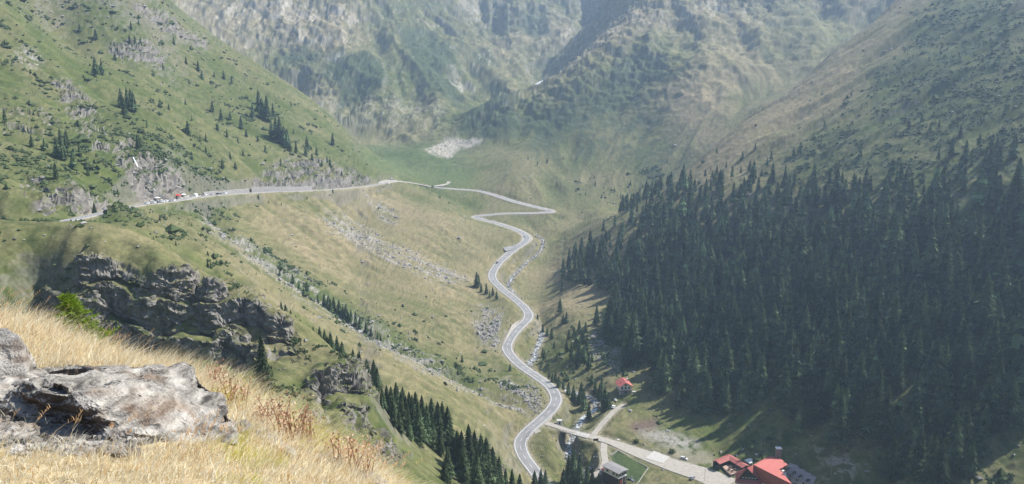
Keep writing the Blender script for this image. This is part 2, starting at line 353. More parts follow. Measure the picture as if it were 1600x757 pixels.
# --- regions drawn on the photograph, cut by distance: (polygon, near, far)
REG = {
 'cliff': [([(48, 464), (112, 452), (126, 412), (165, 405), (240, 428), (275, 420), (330, 440), (410, 470), (450, 500), (470, 560), (400, 575), (280, 550), (180, 520), (90, 490), (40, 470)], 200, 350),
           ([(470, 560), (560, 570), (590, 630), (560, 655), (500, 640), (455, 600)], 200, 300), ([(480, 640), (560, 655), (592, 700), (560, 712), (500, 690)], 190, 290),
           ([(520, 690), (600, 690), (640, 720), (560, 730)], 190, 290), ([(700, 690), (760, 690), (800, 740), (720, 750)], 240, 360)],
 'rock': [([(0, 160), (60, 170), (110, 205), (90, 220), (0, 205)], 330, 900), ([(80, 120), (130, 140), (165, 190), (180, 235), (150, 240), (110, 190)], 330, 900),
          ([(215, 225), (245, 260), (275, 312), (225, 312), (190, 260), (170, 225)], 330, 900), ([(255, 250), (300, 300), (250, 310), (225, 265)], 330, 900), ([(30, 270), (110, 290), (190, 318), (60, 330), (40, 310)], 350, 700),
          ([(0, 300), (50, 320), (55, 342), (0, 346)], 330, 360), ([(480, 240), (590, 285), (520, 296), (380, 290), (420, 262)], 700, 1050), ([(160, 70), (230, 60), (260, 110), (200, 100)], 500, 1000), ([(190, 0), (230, 10), (330, 70), (310, 75), (220, 25)], 700, 1300)],
 'boulders': [([(30, 78), (60, 80), (75, 105), (25, 100)], 500, 900)],
 'scree': [([(300, 330), (340, 338), (420, 400), (500, 455), (580, 505), (640, 545), (740, 600), (840, 640), (825, 650), (730, 612), (630, 560), (560, 522), (480, 470), (400, 415), (330, 360)], 400, 620),
           ([(500, 330), (540, 340), (600, 380), (680, 410), (740, 440), (690, 445), (600, 405), (520, 365)], 550, 900), ([(560, 305), (590, 312), (630, 345), (600, 345)], 700, 990),
           ([(740, 480), (790, 480), (800, 510), (770, 545), (745, 530)], 500, 720), ([(780, 590), (835, 600), (850, 645), (790, 630)], 470, 560), ([(920, 510), (970, 540), (960, 580), (930, 560)], 480, 720)],
 'bank': [([(345, 335), (372, 358), (430, 405), (500, 446), (560, 480), (640, 530), (720, 572), (770, 596), (730, 600), (640, 560), (560, 515), (480, 458), (420, 415), (350, 350)], 420, 620), ([(430, 472), (480, 500), (560, 560), (600, 600), (590, 620), (540, 565), (470, 515)], 330, 520)],
 'moraine': [([(660, 233), (688, 223), (716, 218), (758, 223), (738, 231), (712, 238), (694, 247), (676, 241)], 1200, 1500)],
 'meadow': [([(540, 240), (640, 225), (740, 240), (740, 297), (690, 293), (650, 285), (600, 280)], 1000, 1500)],
}
OFFS = [(0, 0), (1, 0), (-1, 0), (0, 1), (0, -1), (.7, .7), (-.7, .7), (.7, -.7), (-.7, -.7)]
def softpoly(poly, a, b, px, py, D, rad):
    """1 inside a polygon of the photograph and a range of distances, easing to 0 over a few pixels"""
    xs = [q[0] for q in poly]; ys = [q[1] for q in poly]; out = np.zeros(px.shape)
    k = np.nonzero((px > min(xs) - rad) & (px < max(xs) + rad) & (py > min(ys) - rad) & (py < max(ys) + rad) & (D > a) & (D < b))
    X, Y = px[k], py[k]; out[k] = sum(inpoly(X + rad * u, Y + rad * v, poly).astype(float) for u, v in OFFS) / 9; return out
def regmask(name, px, py, D, rad=1.0):
    px = px + 7 * fbm(px / 30, py / 22, 3, 401); py = py + 5 * fbm(px / 30 + 9, py / 22, 3, 402); m = np.zeros(px.shape)
    for poly, a, b in REG[name]: m = np.maximum(m, softpoly(poly, a, b, px, py, D, rad))
    return m
KNOB = P(20, 330, 345)
GUL_A = spline(R3([(335, 338, 592), (365, 368, 566), (400, 400, 545), (440, 430, 542), (480, 455, 540), (520, 482, 536), (560, 510, 530), (600, 533, 520), (640, 555, 510), (690, 578, 500), (740, 600, 492), (775, 616, 489)]), 6.0)
GUL_B = spline(R3([(430, 470, 470), (480, 500, 432), (510, 525, 416), (540, 550, 400), (600, 600, 370), (660, 640, 352), (700, 690, 330)]), 6.0)
def dip(x, y, Q, depth, wid):
    out = np.zeros(np.shape(x)); k = np.nonzero((x > Q[:, 0].min() - 40) & (x < Q[:, 0].max() + 40) & (y > Q[:, 1].min() - 40) & (y < Q[:, 1].max() + 40)); X, Y = x[k], y[k]; r = np.empty(X.size)
    for i in range(0, X.size, 20000):
        r[i:i + 20000] = np.min((X[i:i + 20000, None] - Q[None, :, 0]) ** 2 + (Y[i:i + 20000, None] - Q[None, :, 1]) ** 2, 1)
    out[k] = depth * np.exp(-r / wid ** 2); return out
def height(x, y, detail=True):
    z0 = base(x, y); s = slope_at(x, y); r = np.hypot(x, y); far = sstep(1150, 1500, y)
    st = sstep(.12, .45, s)
    px, py = project(x, y, z0)
    edge = np.ones_like(r)
    big = gully(x, y, 0); sm = gully(x, y, 1)
    right = sstep(60, 140, x - (y - 400) * -.1) * (1 - far)
    z = z0 + st * ((-np.abs(big) * 1.4 + 1.1 + big * .7) * (1 - far) * (1 + 1.2 * right) + far * (-np.abs(big) * 9 + 6 + big * 6)) * (.55 + .45 * sstep(500, 900, r))
    z = z + st * (sm * (.5 + .25 * right) * (1 - .7 * sstep(650, 950, r)) * (1 - far) + far * sm * 1.5)
    wx = x + 14 * noise(x / 60, y / 60, 5); wy = y + 14 * noise(x / 60, y / 60, 6)
    z = z + st * far * (ridged(wx / 170, wy / 170, 4, 71) * 9 - 5) + (.35 + .65 * st) * fbm(x / 26, y / 26, 3, 81) * (.9 + far * 2.0)
    z = z - dip(x, y, GUL_A, 6.5, 10.0) - dip(x, y, GUL_B, 4.0, 9.0)
    return z, s, st, far

# ------------------------------------------------------------------ the terrain mesh: finer where the ground is seen at a steeper angle
TH = np.concatenate([np.linspace(-1.08, -.605, 60, endpoint=False), np.linspace(-.605, .605, 980), np.linspace(.605, 1.08, 61)[1:]])
LRF = np.linspace(math.log(48), math.log(3050), 1300)
A_, B_ = np.meshgrid(TH, LRF, indexing='ij')
Zb = base(np.sin(A_) * np.exp(B_), np.cos(A_) * np.exp(B_)); E = Zb / np.exp(B_)
dE = np.diff(E, axis=1); vis = np.diff(np.maximum.accumulate(E, axis=1), axis=1) > 0
for k in (1, 2, 4, 8, 12): vis[:, k:] |= vis[:, :-k].copy()
wgt = np.abs(dE) * FPX * np.where(vis, 1.0, .12) + np.diff(B_, axis=1) * 55
pxb, pyb = project(np.sin(A_) * np.exp(B_), np.cos(A_) * np.exp(B_), Zb)
clf = regmask('cliff', pxb[:, 1:], pyb[:, 1:], np.exp(B_[:, 1:]))
wgt *= np.where(E[:, 1:] < -.60, .12, np.where(E[:, 1:] > .17, .4, 1.0)) * (1 + 1.3 * clf)
cum = np.concatenate([np.zeros((len(TH), 1)), np.cumsum(wgt, 1)], 1); cum /= cum[:, -1:]
NR = 720
LR = np.empty((len(TH), NR)); q = np.linspace(0, 1, NR)
for i in range(len(TH)): LR[i] = np.interp(q, cum[i], LRF)
for _ in range(2):
    LRp = np.pad(LR, ((10, 10), (0, 0)), mode='edge'); LR = sum(LRp[k:k + len(TH)] for k in range(21)) / 21
TX = np.sin(TH)[:, None] * np.exp(LR); TY = np.cos(TH)[:, None] * np.exp(LR); TD = np.exp(LR)
TZ, SL, ST, FAR = height(TX, TY)
print("height", round(time.time() - T0, 1))
PX, PY = project(TX, TY, base(TX, TY))
cl = regmask('cliff', PX, PY, TD, 7)
def blur(M, n=3):
    for _ in range(n):
        M[1:-1] = (M[1:-1] * 2 + M[:-2] + M[2:]) / 4; M[:, 1:-1] = (M[:, 1:-1] * 2 + M[:, :-2] + M[:, 2:]) / 4
    return M
cl = cl * sstep(-.75, -.25, fbm(TX / 17, TY / 17 + TZ / 13, 3, 95) + .02)
wz = 5 * fbm(TX / 22, TY / 22, 3, 91) + .12 * TX + .05 * TY
def terrace(z, h, k):
    q = (z + wz) / h; f = q - np.floor(q); return (np.floor(q) + sstep(.5 - k, .5 + k, f)) * h - wz
TZ = TZ * (1 - cl) + (terrace(TZ, 11.0, .20)) * cl
rk = regmask('rock', PX, PY, TD, 8)
TZ = TZ * (1 - .8 * rk) + terrace(TZ, 9.0, .28) * .8 * rk
farcl = FAR * ST * sstep(.42, .62, SL)
wz = wz * 4 + .25 * TX; TZ = TZ * (1 - .3 * farcl) + terrace(TZ, 34.0, .32) * .3 * farcl
TZ, ROADD = carve(TX, TY, TZ)
# normals, rock relief pushed out along them
def normals(X, Y, Z):
    P3 = np.stack([X, Y, Z], -1); du = np.gradient(P3, axis=0); dv = np.gradient(P3, axis=1)
    n = np.cross(dv, du); n /= np.maximum(np.linalg.norm(n, axis=-1, keepdims=True), 1e-9); n *= np.sign(n[..., 2:3] + 1e-9); return n
N3 = normals(TX, TY, TZ)
rocky = np.clip(np.maximum(cl, rk) * 1.2, 0, 1) * sstep(.12, .4, 1 - N3[..., 2]) * sstep(0, 3, ROADD)
sx, sz = TX + TY * .6, TZ * 1.0 + TX * .25
amp = np.where(TD < 330, 1.5, 2.0)
dsp = rocky * amp * (ridged(sx / 11, sz / 4.0, 5, 101, .68) * .75 + .5 * noise(sx / 20, sz / 14, 7))
P3 = np.stack([TX, TY, TZ], -1) + N3 * dsp[..., None]
# tussocks, small humps
hump = (.12 + .5 * sstep(200, 700, TD)) * fbm(TX / 5.0, TY / 5.0, 2, 111) * sstep(0, 3, ROADD) * (.4 + .6 * ST)
hump = hump + FAR * (.3 + .7 * ST) * (2.0 * ridged(TX / 30, (TY * .6 + TZ * 1.3) / 30, 4, 113, .6) + .8 * fbm(TX / 8, (TY * .6 + TZ * 1.3) / 8, 2, 115))
P3[..., 2] += hump
N3 = normals(P3[..., 0], P3[..., 1], P3[..., 2])
steep = 1 - N3[..., 2]
print("relief", round(time.time() - T0, 1))

# ---- what grows where, with sunlit patches, crests, peaks and dimmer slopes painted in: dry grass share, dark scrub share, at places of the photograph
TONE = np.array([
 (100, 100, 700, .12, .40), (300, 150, 870, .14, .36), (50, 250, 430, .22, .42), (300, 270, 620, .10, .65), (150, 220, 550, .16, .55), (450, 230, 860, .22, .32), (240, 20, 1150, .25, .50), (30, 30, 680, .16, .38), (30, 150, 560, .26, .38), (150, 290, 470, .18, .62), (400, 190, 950, .12, .40), (540, 260, 950, .18, .40),
 (640, 420, 700, .85, .08), (500, 360, 690, .92, .08), (400, 420, 545, .65, .25), (700, 340, 900, .75, .05), (560, 520, 520, .6, .3), (440, 430, 560, .45, .45), (740, 540, 560, .6, .25), (600, 330, 900, .95, .05), (700, 600, 480, .62, .15), (800, 650, 470, .6, .1), (760, 700, 370, .5, .1), (330, 360, 500, .5, .4), (620, 480, 600, .6, .2), (540, 470, 560, .45, .4), (500, 520, 430, .7, .1), (600, 570, 450, .7, .1),
 (100, 375, 295, .25, .25), (200, 395, 305, .32, .2), (20, 400, 285, .18, .35), (0, 440, 275, .12, .7), (300, 560, 236, .1, .6), (450, 640, 220, .30, .3), (640, 740, 230, .38, .12), (480, 520, 270, .4, .3), (560, 690, 240, .3, .2), (150, 440, 270, .35, .3),
 (850, 450, 740, .55, .2), (840, 600, 520, .5, .4), (900, 460, 740, 1.0, .05), (880, 420, 820, .95, .08), (1000, 640, 500, .35, .2), (1100, 680, 450, .22, .2), (1000, 690, 440, .3, .1), (960, 660, 480, .6, .1), (900, 560, 560, .4, .4), (860, 720, 420, .5, .2),
 (800, 320, 1040, .45, .12), (690, 278, 1110, .05, .03), (620, 255, 1250, .05, .1), (800, 290, 1100, .5, .08), (900, 290, 1100, .45, .3), (870, 350, 960, .5, .2), (720, 310, 1040, .3, .15), (870, 400, 880, .55, .15),
 (1300, 140, 1040, .85, .22), (1200, 200, 1000, 1.0, .15), (1370, 60, 1110, .85, .22), (1420, 150, 1000, .15, .75), (1300, 270, 900, .2, .65), (1120, 250, 960, .9, .2), (1500, 150, 900, .12, .7), (1250, 120, 1060, .9, .2), (1000, 330, 900, .5, .3), (1300, 500, 600, .08, .8), (1550, 720, 340, .35, .45), (1460, 40, 1050, .2, .7), (1550, 300, 650, .2, .6), (1200, 660, 440, .15, .3),
 (1000, 200, 1260, .3, .62), (900, 240, 1230, .3, .6), (1000, 100, 1440, .35, .6), (1150, 150, 1300, .6, .35), (800, 180, 1430, .2, .8), (950, 130, 1450, .35, .6), (850, 120, 1480, .5, .2), (950, 290, 1110, .4, .35), (1000, 250, 1150, .3, .55), (1250, 50, 1480, .45, .45),
 (500, 50, 1850, .85, .3), (420, 30, 1950, .95, .15), (330, 20, 2000, .95, .1), (1130, 140, 1320, 1.0, .05), (1090, 190, 1230, .8, .2), (830, 60, 2000, .7, .2), (960, 60, 1640, .75, .15), (560, 120, 1700, .2, .8), (620, 190, 1550, .5, .03), (480, 160, 1640, .55, .03), (700, 130, 1750, .2, .75), (850, 90, 1900, .45, .25), (650, 40, 2000, .3, .5), (800, 40, 2150, .4, .35), (560, 205, 1500, .5, .02), (460, 90, 1780, .3, .55)])
den = 0; gold = 0; shr = 0
for a, b, c, g, h in TONE:
    ww = 1 / (((PX - a) / 130) ** 2 + ((PY - b) / 100) ** 2 + (6 * (LR - math.log(c))) ** 2 + .03) ** 2
    den = den + ww; gold = gold + ww * g; shr = shr + ww * h
gold /= den; shr /= den
g0, g1 = gully(TX, TY, 0), gully(TX, TY, 1)
lam = np.where(TY > 1200, 3.0, 1.0)
kz = np.maximum(FAR, .8 * ST * sstep(350, 600, TD)); VY = TY * (1 - .45 * kz) + P3[..., 2] * 1.35 * kz; g1 = g1 * (1 - .6 * sstep(650, 950, TD))
pn = fbm(TX / (16 * lam), VY / (16 * lam), 4, 121); p2 = fbm(TX / (5 * lam), VY / (5 * lam), 3, 131); p3 = fbm(TX / (55 * lam), TY / (55 * lam), 3, 141)
fine = noise(TX / (1.3 * lam), VY / (1.3 * lam), 151)
gold = np.clip(gold * (1 - .10 * (1 - FAR)) + .24 * p3 + .15 * pn + .10 * g1 + .06 * p2 + .05 * g0, 0, 1)
bank = regmask('bank', PX, PY, TD, 6); gold = gold * (1 - .75 * bank); shr = shr + .22 * bank
shf = .6 * pn + .5 * p2 + .18 * g1 + .12 * g0 + .35 * fine
shf = shf * (1 - FAR) + FAR * (.35 * pn + .25 * p2 + .42 * g0 + .22 * g1 + .2 * fine)
shrub = sstep(.15, .55, shf + (shr - .5) * 2.0) * sstep(0, 4, ROADD)
def lerp(a, b, t): return a * (1 - t[..., None]) + b * t[..., None]
rgb = lambda *c: np.array(c)
cg = lerp(rgb(.044, .062, .018), rgb(.082, .098, .030), np.clip(.5 + .8 * p2, 0, 1))
cd = lerp(rgb(.145, .122, .070), rgb(.235, .192, .115), np.clip(.5 + .7 * p2 + .4 * fine, 0, 1))
colr = lerp(cg, cd, gold)
med = regmask('meadow', PX, PY, TD, 12); colr = lerp(colr, rgb(.075, .105, .042) * (1 + .35 * p2[..., None]), med * .6)
# lawn behind the small house
Lp = [(951, 714), (966, 705), (1011, 731), (997, 752), (975, 750), (952, 735)]
lawn = inpoly(PX, PY, Lp) & (TD > 380) & (TD < 520); colr = np.where(lawn[..., None], rgb(.050, .072, .028) * (1 + .25 * fine[..., None]), colr)
csh = lerp(rgb(.030, .046, .022), rgb(.050, .068, .030), np.clip(.5 + fine, 0, 1))
colr = lerp(colr, csh, shrub * .85)
# bare stone
rn = ridged(sx / 6, sz / 3, 3, 161, .6)
crk = lerp(rgb(.048, .044, .040), rgb(.195, .180, .160), np.clip(.42 + .38 * rn + .3 * fine, 0, 1))
cw = np.maximum(cl, rk)
light = sstep(.3, .9, p3 + .5 * pn + .9 * np.exp(-((PX - 380) / 190) ** 2 - ((PY - 40) / 60) ** 2) * FAR) * FAR  # paler far rock; sunlit look of the upper-left peaks painted in
rockm = sstep(.17, .34, steep + .10 * p2 + .06 * fine) * sstep(.25, .6, cw)
frock = sstep(.30, .46, steep + .12 * p2 + .08 * fine + .10 * light) * FAR * .5
nrock = sstep(.34, .5, steep + .08 * p2) * (1 - FAR) * .5
rockm = np.maximum.reduce([rockm, frock, nrock])
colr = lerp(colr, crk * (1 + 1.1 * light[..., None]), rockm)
bm_ = regmask('boulders', PX, PY, TD, 5) * sstep(-.1, .2, p2 + .4 * fine)
scr = regmask('scree', PX, PY, TD, 6)
band = np.minimum.reduce([np.ones_like(scr), scr])
scm = band * sstep(-.05, .35, .5 * p2 + .5 * fine + .35 * g1 + .1) * .8
csc = lerp(rgb(.15, .14, .13), rgb(.30, .285, .265), np.clip(.5 + .9 * fine, 0, 1))
fan = sstep(.1, .5, -shr + .5) * FAR * sstep(1400, 1550, TY) * sstep(.0, .5, fine + .5 * g1 + .3 * p2) * .55
colr = lerp(colr, csc, np.maximum(scm, bm_ * .9)); colr = lerp(colr, csc * np.array([.80, .84, .78]), fan)
mor = regmask('moraine', PX, PY, TD, 2); colr = lerp(colr, rgb(.27, .245, .205) * (1 + .3 * fine[..., None]), mor * sstep(-.5, .1, fine + .5 * p2 + .3))
# worn soil: road verges, the yard, the excavated bank, stream banks
vg = np.exp(-(np.maximum(ROADD, 0) / 1.6) ** 2) * (ROADD < 12) * sstep(-.5, .4, p2 + .3)
colr = lerp(colr, rgb(.25, .215, .165) * (1 + .2 * fine[..., None]), vg * .6)
def soft(poly, a, b, n): return softpoly(poly, a, b, PX, PY, TD, n + 1)
pit = soft([(982, 662), (1020, 654), (1036, 658), (1018, 674), (990, 676)], 400, 600, 3); colr = lerp(colr, rgb(.105, .075, .062) * (1 + .35 * fine[..., None]), pit * .9)
grv = soft([(990, 676), (1030, 672), (1075, 684), (1100, 694), (1075, 705), (1035, 696)], 400, 600, 5); colr = lerp(colr, rgb(.25, .235, .215) * (1 + .3 * fine[..., None]), grv * sstep(-.6, .3, p2 + .2) * .85)
yard = soft([(1000, 700), (1100, 700), (1160, 757), (1110, 757)], 380, 520, 4); colr = lerp(colr, rgb(.27, .24, .20), yard * .45 * sstep(-.3, .3, pn))
rub = soft([(1270, 700), (1340, 720), (1330, 757), (1290, 757)], 300, 520, 5); colr = lerp(colr, rgb(.26, .245, .22) * (1 + .3 * fine[..., None]), rub * sstep(-.1, .4, p2 + .4 * fine) * .8)
colr *= (1 + (.10 + .22 * FAR) * fine + .16 * FAR * p2)[..., None]
colr = np.clip(colr, .01, .6)

na, nb = TX.shape
idx = np.arange(na * nb).reshape(na, nb)
F = np.stack([idx[:-1, :-1], idx[1:, :-1], idx[1:, 1:], idx[:-1, 1:]], -1).reshape(-1, 4)
me = mesh_np("terrain", P3.reshape(-1, 3), F, True); me.polygons.foreach_set("use_smooth", ~((np.maximum(cl, rk)[:-1, :-1] > .4).ravel())); set_col(me, colr.reshape(-1, 3))
M_TER = mat("mountain_ground", (0, 0, 0), .95, noise_scale=.9, amount=.28, bump=.25, bump_scale=.55, spec=.08, attr="tone")
terr = link("terrain", me, M_TER); tag(terr, kind="structure")
def ground(x, y):
    """height of the finished terrain under a point"""
    th = math.atan2(x, y); r = math.hypot(x, y); i = np.searchsorted(TH, th) - 1; i = min(max(i, 0), na - 2); t = (th - TH[i]) / (TH[i + 1] - TH[i])
    z = []
    for k in (i, i + 1): z.append(np.interp(math.log(r), LR[k], P3[k, :, 2]))
    return float(z[0] * (1 - t) + z[1] * t)
# rays against the finished terrain, to stand things where the photograph shows them
EL = P3[..., 2] / TD
def hit(px, py, near=0.0):
    """first ground point seen at a pixel beyond a distance"""
    d = ray(px, py); th = math.atan2(d[0], d[1]); e = d[2] / math.hypot(d[0], d[1])
    i = min(max(np.searchsorted(TH, th), 0), na - 1)
    ok = np.nonzero((EL[i] >= e) & (TD[i] > near))[0]
    if not len(ok): return None
    j = ok[0]
    if j > 0 and EL[i, j] > EL[i, j - 1] and TD[i, j - 1] > near:
        t = np.clip((e - EL[i, j - 1]) / (EL[i, j] - EL[i, j - 1]), 0, 1); r = TD[i, j - 1] * (1 - t) + TD[i, j] * t
    else: r = TD[i, j]
    return Vector((math.sin(th) * r, math.cos(th) * r, e * r))
print("terrain", round(time.time() - T0, 1))

# ------------------------------------------------------------------ roads, water, bridges
M_ASPH = mat("old_asphalt", (.20, .197, .195), .9, noise_scale=.15, amount=.25, spec=.2)
M_LINE = mat("road_paint", (.62, .61, .58), .7, noise_scale=1.2, amount=.2)
M_GRAV = mat("pale_gravel", (.29, .265, .23), .95, noise_scale=.5, amount=.22)
M_CONC = mat("concrete", (.36, .345, .32), .9, noise_scale=.8, amount=.2)
M_STONE = mat("wall_stone", (.25, .235, .225), .95, noise_scale=.9, amount=.4)
def frame(Q):
    d = np.gradient(Q[:, :2], axis=0); d /= np.maximum(np.linalg.norm(d, axis=1, keepdims=True), 1e-6)
    return np.c_[d[:, 1], -d[:, 0]]               # to the right of travel
def ribbon(Q, offs, name):                         # offs: list of (sideways, up); sideways may be an array
    n = frame(Q); V = []
    for o, u in offs:
        o = np.broadcast_to(np.asarray(o, float), (len(Q),)); u = np.broadcast_to(np.asarray(u, float), (len(Q),))
        V.append(np.c_[Q[:, :2] + n * o[:, None], Q[:, 2] + u])
    V = np.stack(V, 1); a, b = V.shape[:2]; ix = np.arange(a * b).reshape(a, b)
    F = np.stack([ix[:-1, :-1], ix[:-1, 1:], ix[1:, 1:], ix[1:, :-1]], -1).reshape(-1, 4)
    return mesh_np(name, V.reshape(-1, 3), F, False)
def dashes(Q, off, wd, on, offl, up):
    s = np.r_[0, np.cumsum(np.linalg.norm(np.diff(Q, axis=0), axis=1))]; m = MB(); n = frame(Q)
    t = 0
    while t + on < s[-1]:
        p = [np.array([np.interp(v, s, Q[:, k]) for k in range(3)]) for v in (t, t + on)]
        nn = [np.array([np.interp(v, s, n[:, 0]), np.interp(v, s, n[:, 1]), 0]) for v in (t, t + on)]
        a = [p[0] + nn[0] * (off - wd), p[0] + nn[0] * (off + wd), p[1] + nn[1] * (off + wd), p[1] + nn[1] * (off - wd)]
        m.add([(q[0], q[1], q[2] + up) for q in a], [(0, 1, 2, 3)]); t += on + offl
    return m
def road(name, Q, wd, m, lines=True, kind="structure"):
    h = wd / 2; fy = sstep(800, 950, Q[:, 1]); g = h + .6 + 2.6 * fy * (name == 'valley_road')
    vg_ = link(name.replace("road", "road_verge"), ribbon(Q, [(-g - .8, -1.3), (-g, -.12), (g, -.12), (g + .8, -1.3)], "road_verge"), M_GRAV); tag(vg_, kind="structure")
    o = link(name, ribbon(Q, [(-h - .7, -.9), (-h - .25, -.02), (-h, 0), (0, .05), (h, 0), (h + .25, -.02), (h + .7, -.9)], name), m); tag(o, kind=kind)
    if lines:
        for s in (-1, 1):
            link("edge_line", ribbon(Q, [(s * (h - .3) - .14, .035), (s * (h - .3) + .14, .035)], "edge_line"), M_LINE, o)
        dashes(Q, 0, .09, 4.0, 5.0, .09).build("centre_line", M_LINE, o)
    return o
road("upper_road", upper_l, 6.2, M_ASPH); road("valley_road", lower_l, 7.2, M_ASPH)
aw = np.interp(access_l[:, 0], [18, 40, 60, 75, 95, 125], [5.0, 5.0, 6.5, 11, 15, 19]) / 2
o = link("parking_road", ribbon(access_l, [(-aw - .5, -.7), (-aw, 0), (0, .04), (aw, 0), (aw + .5, -.7)], "parking_road"), M_GRAV); tag(o, kind="structure")
for nm, (Q, wd) in TRACKS.items():
    o = link(nm, ribbon(Q, [(-wd / 2 - .5, -.6), (-wd / 2, 0), (wd / 2, 0), (wd / 2 + .5, -.6)], nm), M_GRAV); tag(o, kind="structure")
pd = MB(); pd.slab([PZ(px, py, -213.86) for px, py in [(1008, 716), (1022, 704.5), (1049, 712), (1036, 724)]], .15); o = pd.build("concrete_pad", M_CONC); tag(o, kind="structure")
# gravel lay-bys and the lot at the upper hairpin
def patch(name, pts, m, up=.06):
    b = MB(); q = [P(*p) if p[2] > 0 else PZ(*p) for p in pts]; b.slab([(p[0], p[1], p[2] + up) for p in q], .8); o = b.build(name, m); return tag(o, kind="structure")
patch("road_lot", [(590, 292, 948), (592, 284.5, 966), (604, 281.5, 992), (622, 282.5, 1005), (606, 286, 975), (605, 291, 955)], M_GRAV, .25)
patch("layby", [(790, 393, 848), (786, 387.5, 853), (796, 383, 872), (812, 382, 876), (806, 389, 860)], M_ASPH, .12)
patch("layby", [(786, 540, 588), (782, 549, 578), (787, 530, 600), (800, 508, 625), (812, 500, 640), (800, 518, 616)], M_GRAV, .02)
patch("layby", [(690, 291, 1075), (700, 288.5, 1090), (705, 285.0, 1100), (699, 283.5, 1105), (697, 287.5, 1092), (680, 290.5, 1072), (676, 292, 1064)], M_GRAV, .3)
patch("layby", [(806, 590, 528), (818, 612, 510), (822, 625, 498), (834, 640, 487), (845, 622, 500), (835, 600, 518)], M_GRAV, -.15)

patch('junction_apron', [(842, 655, -212.3), (866, 663, -212.7), (884, 671.5, -213), (868, 670, -212.9), (850, 672, -213), (836, 678, -213.6), (832, 668, -212.8)], M_GRAV, -.06)
m = bpy.data.materials.new("white_water"); m.use_nodes = True; n_ = m.node_tree.nodes; l_ = m.node_tree.links; b_ = n_["Principled BSDF"]; b_.inputs["Roughness"].default_value = .25
tc = n_.new("ShaderNodeTexCoord"); ns = n_.new("ShaderNodeTexNoise"); ns.inputs["Scale"].default_value = .55; ns.inputs["Detail"].default_value = 5
cr = n_.new("ShaderNodeValToRGB"); cr.color_ramp.elements[0].position = .44; cr.color_ramp.elements[0].color = (.085, .085, .075, 1); cr.color_ramp.elements[1].position = .72; cr.color_ramp.elements[1].color = (.66, .68, .68, 1)
l_.new(tc.outputs["Object"], ns.inputs["Vector"]); l_.new(ns.outputs["Fac"], cr.inputs[0]); l_.new(cr.outputs[0], b_.inputs["Base Color"]); M_WATER = m
sw = np.interp(stream_l[:, 1], [390, 480, 700, 850, 950], [2.6, 2.0, 1.9, 1.1, .6]) * (1 + .45 * noise(stream_l[:, 1] / 9, stream_l[:, 0] / 9, 3))
wob = 1.2 * noise(stream_l[:, 1] / 14, stream_l[:, 0] / 14, 9)
o = link("stream", ribbon(stream_l, [(wob - sw, -.25), (wob, -.1), (wob + sw, -.25)], "stream"), M_WATER); tag(o, kind="structure")
M_FOAM = mat("falling_water", (.62, .64, .66), .4, noise_scale=.8, amount=.2)
wl = np.array([(208, 246), (213, 256), (218, 264), (225, 275), (231, 283), (236, 290), (243, 299), (251, 305), (258, 312)], float); wt = np.linspace(0, 8, 41)
wl = np.c_[np.interp(wt, range(9), wl[:, 0]), np.interp(wt, range(9), wl[:, 1])]
bpy.context.view_layer.update(); dg_ = bpy.context.evaluated_depsgraph_get(); trm = terr.evaluated_get(dg_)
def cast(px, py):
    d = Vector(ray(px, py)); r_1 = trm.ray_cast(d * 300, d.normalized()); return r_1[1].y if r_1[0] else 600.0
wd_ = np.array([min(cast(px + k, py + k2) for k in (-2.5, -1, 0, 1, 2.5) for k2 in (-1, 0, 1)) for px, py in wl]); wd_ = np.array([wd_[max(0, i - 3):i + 4].min() for i in range(41)]); wd_ = np.convolve(np.pad(wd_, 3, mode='edge'), np.ones(7) / 7, 'valid') - .6
wq = np.array([P(px, py, y) for (px, py), y in zip(wl, wd_)])
ww = .32 + .4 * np.abs(noise(wq[:, 2] / 3, wq[:, 0] / 3, 4)) + np.linspace(0, .6, len(wq))
o = link("waterfall", ribbon(wq, [(-ww, -.1), (-ww * .4, .12), (ww * .4, .12), (ww, -.1)], "waterfall"), M_FOAM); tag(o, kind="structure")
M_SNOW = mat("old_snow", (.85, .86, .88), .6, noise_scale=.2, amount=.1)
b = MB(); c0 = hit(838, 132, 1500)
ring = [(-11, -2), (-7, 6), (1, 9), (9, 5), (12, -3), (4, -6), (-5, -7)]
if c0: b.slab([(c0.x + x, c0.y + y * 2.0, ground(c0.x + x, c0.y + 2.0 * y) + 1.6) for x, y in ring], 2.5); o = b.build("snow_patch", M_SNOW); tag(o, "small white snow patch lying in the cirque below the head wall", "snow patch")

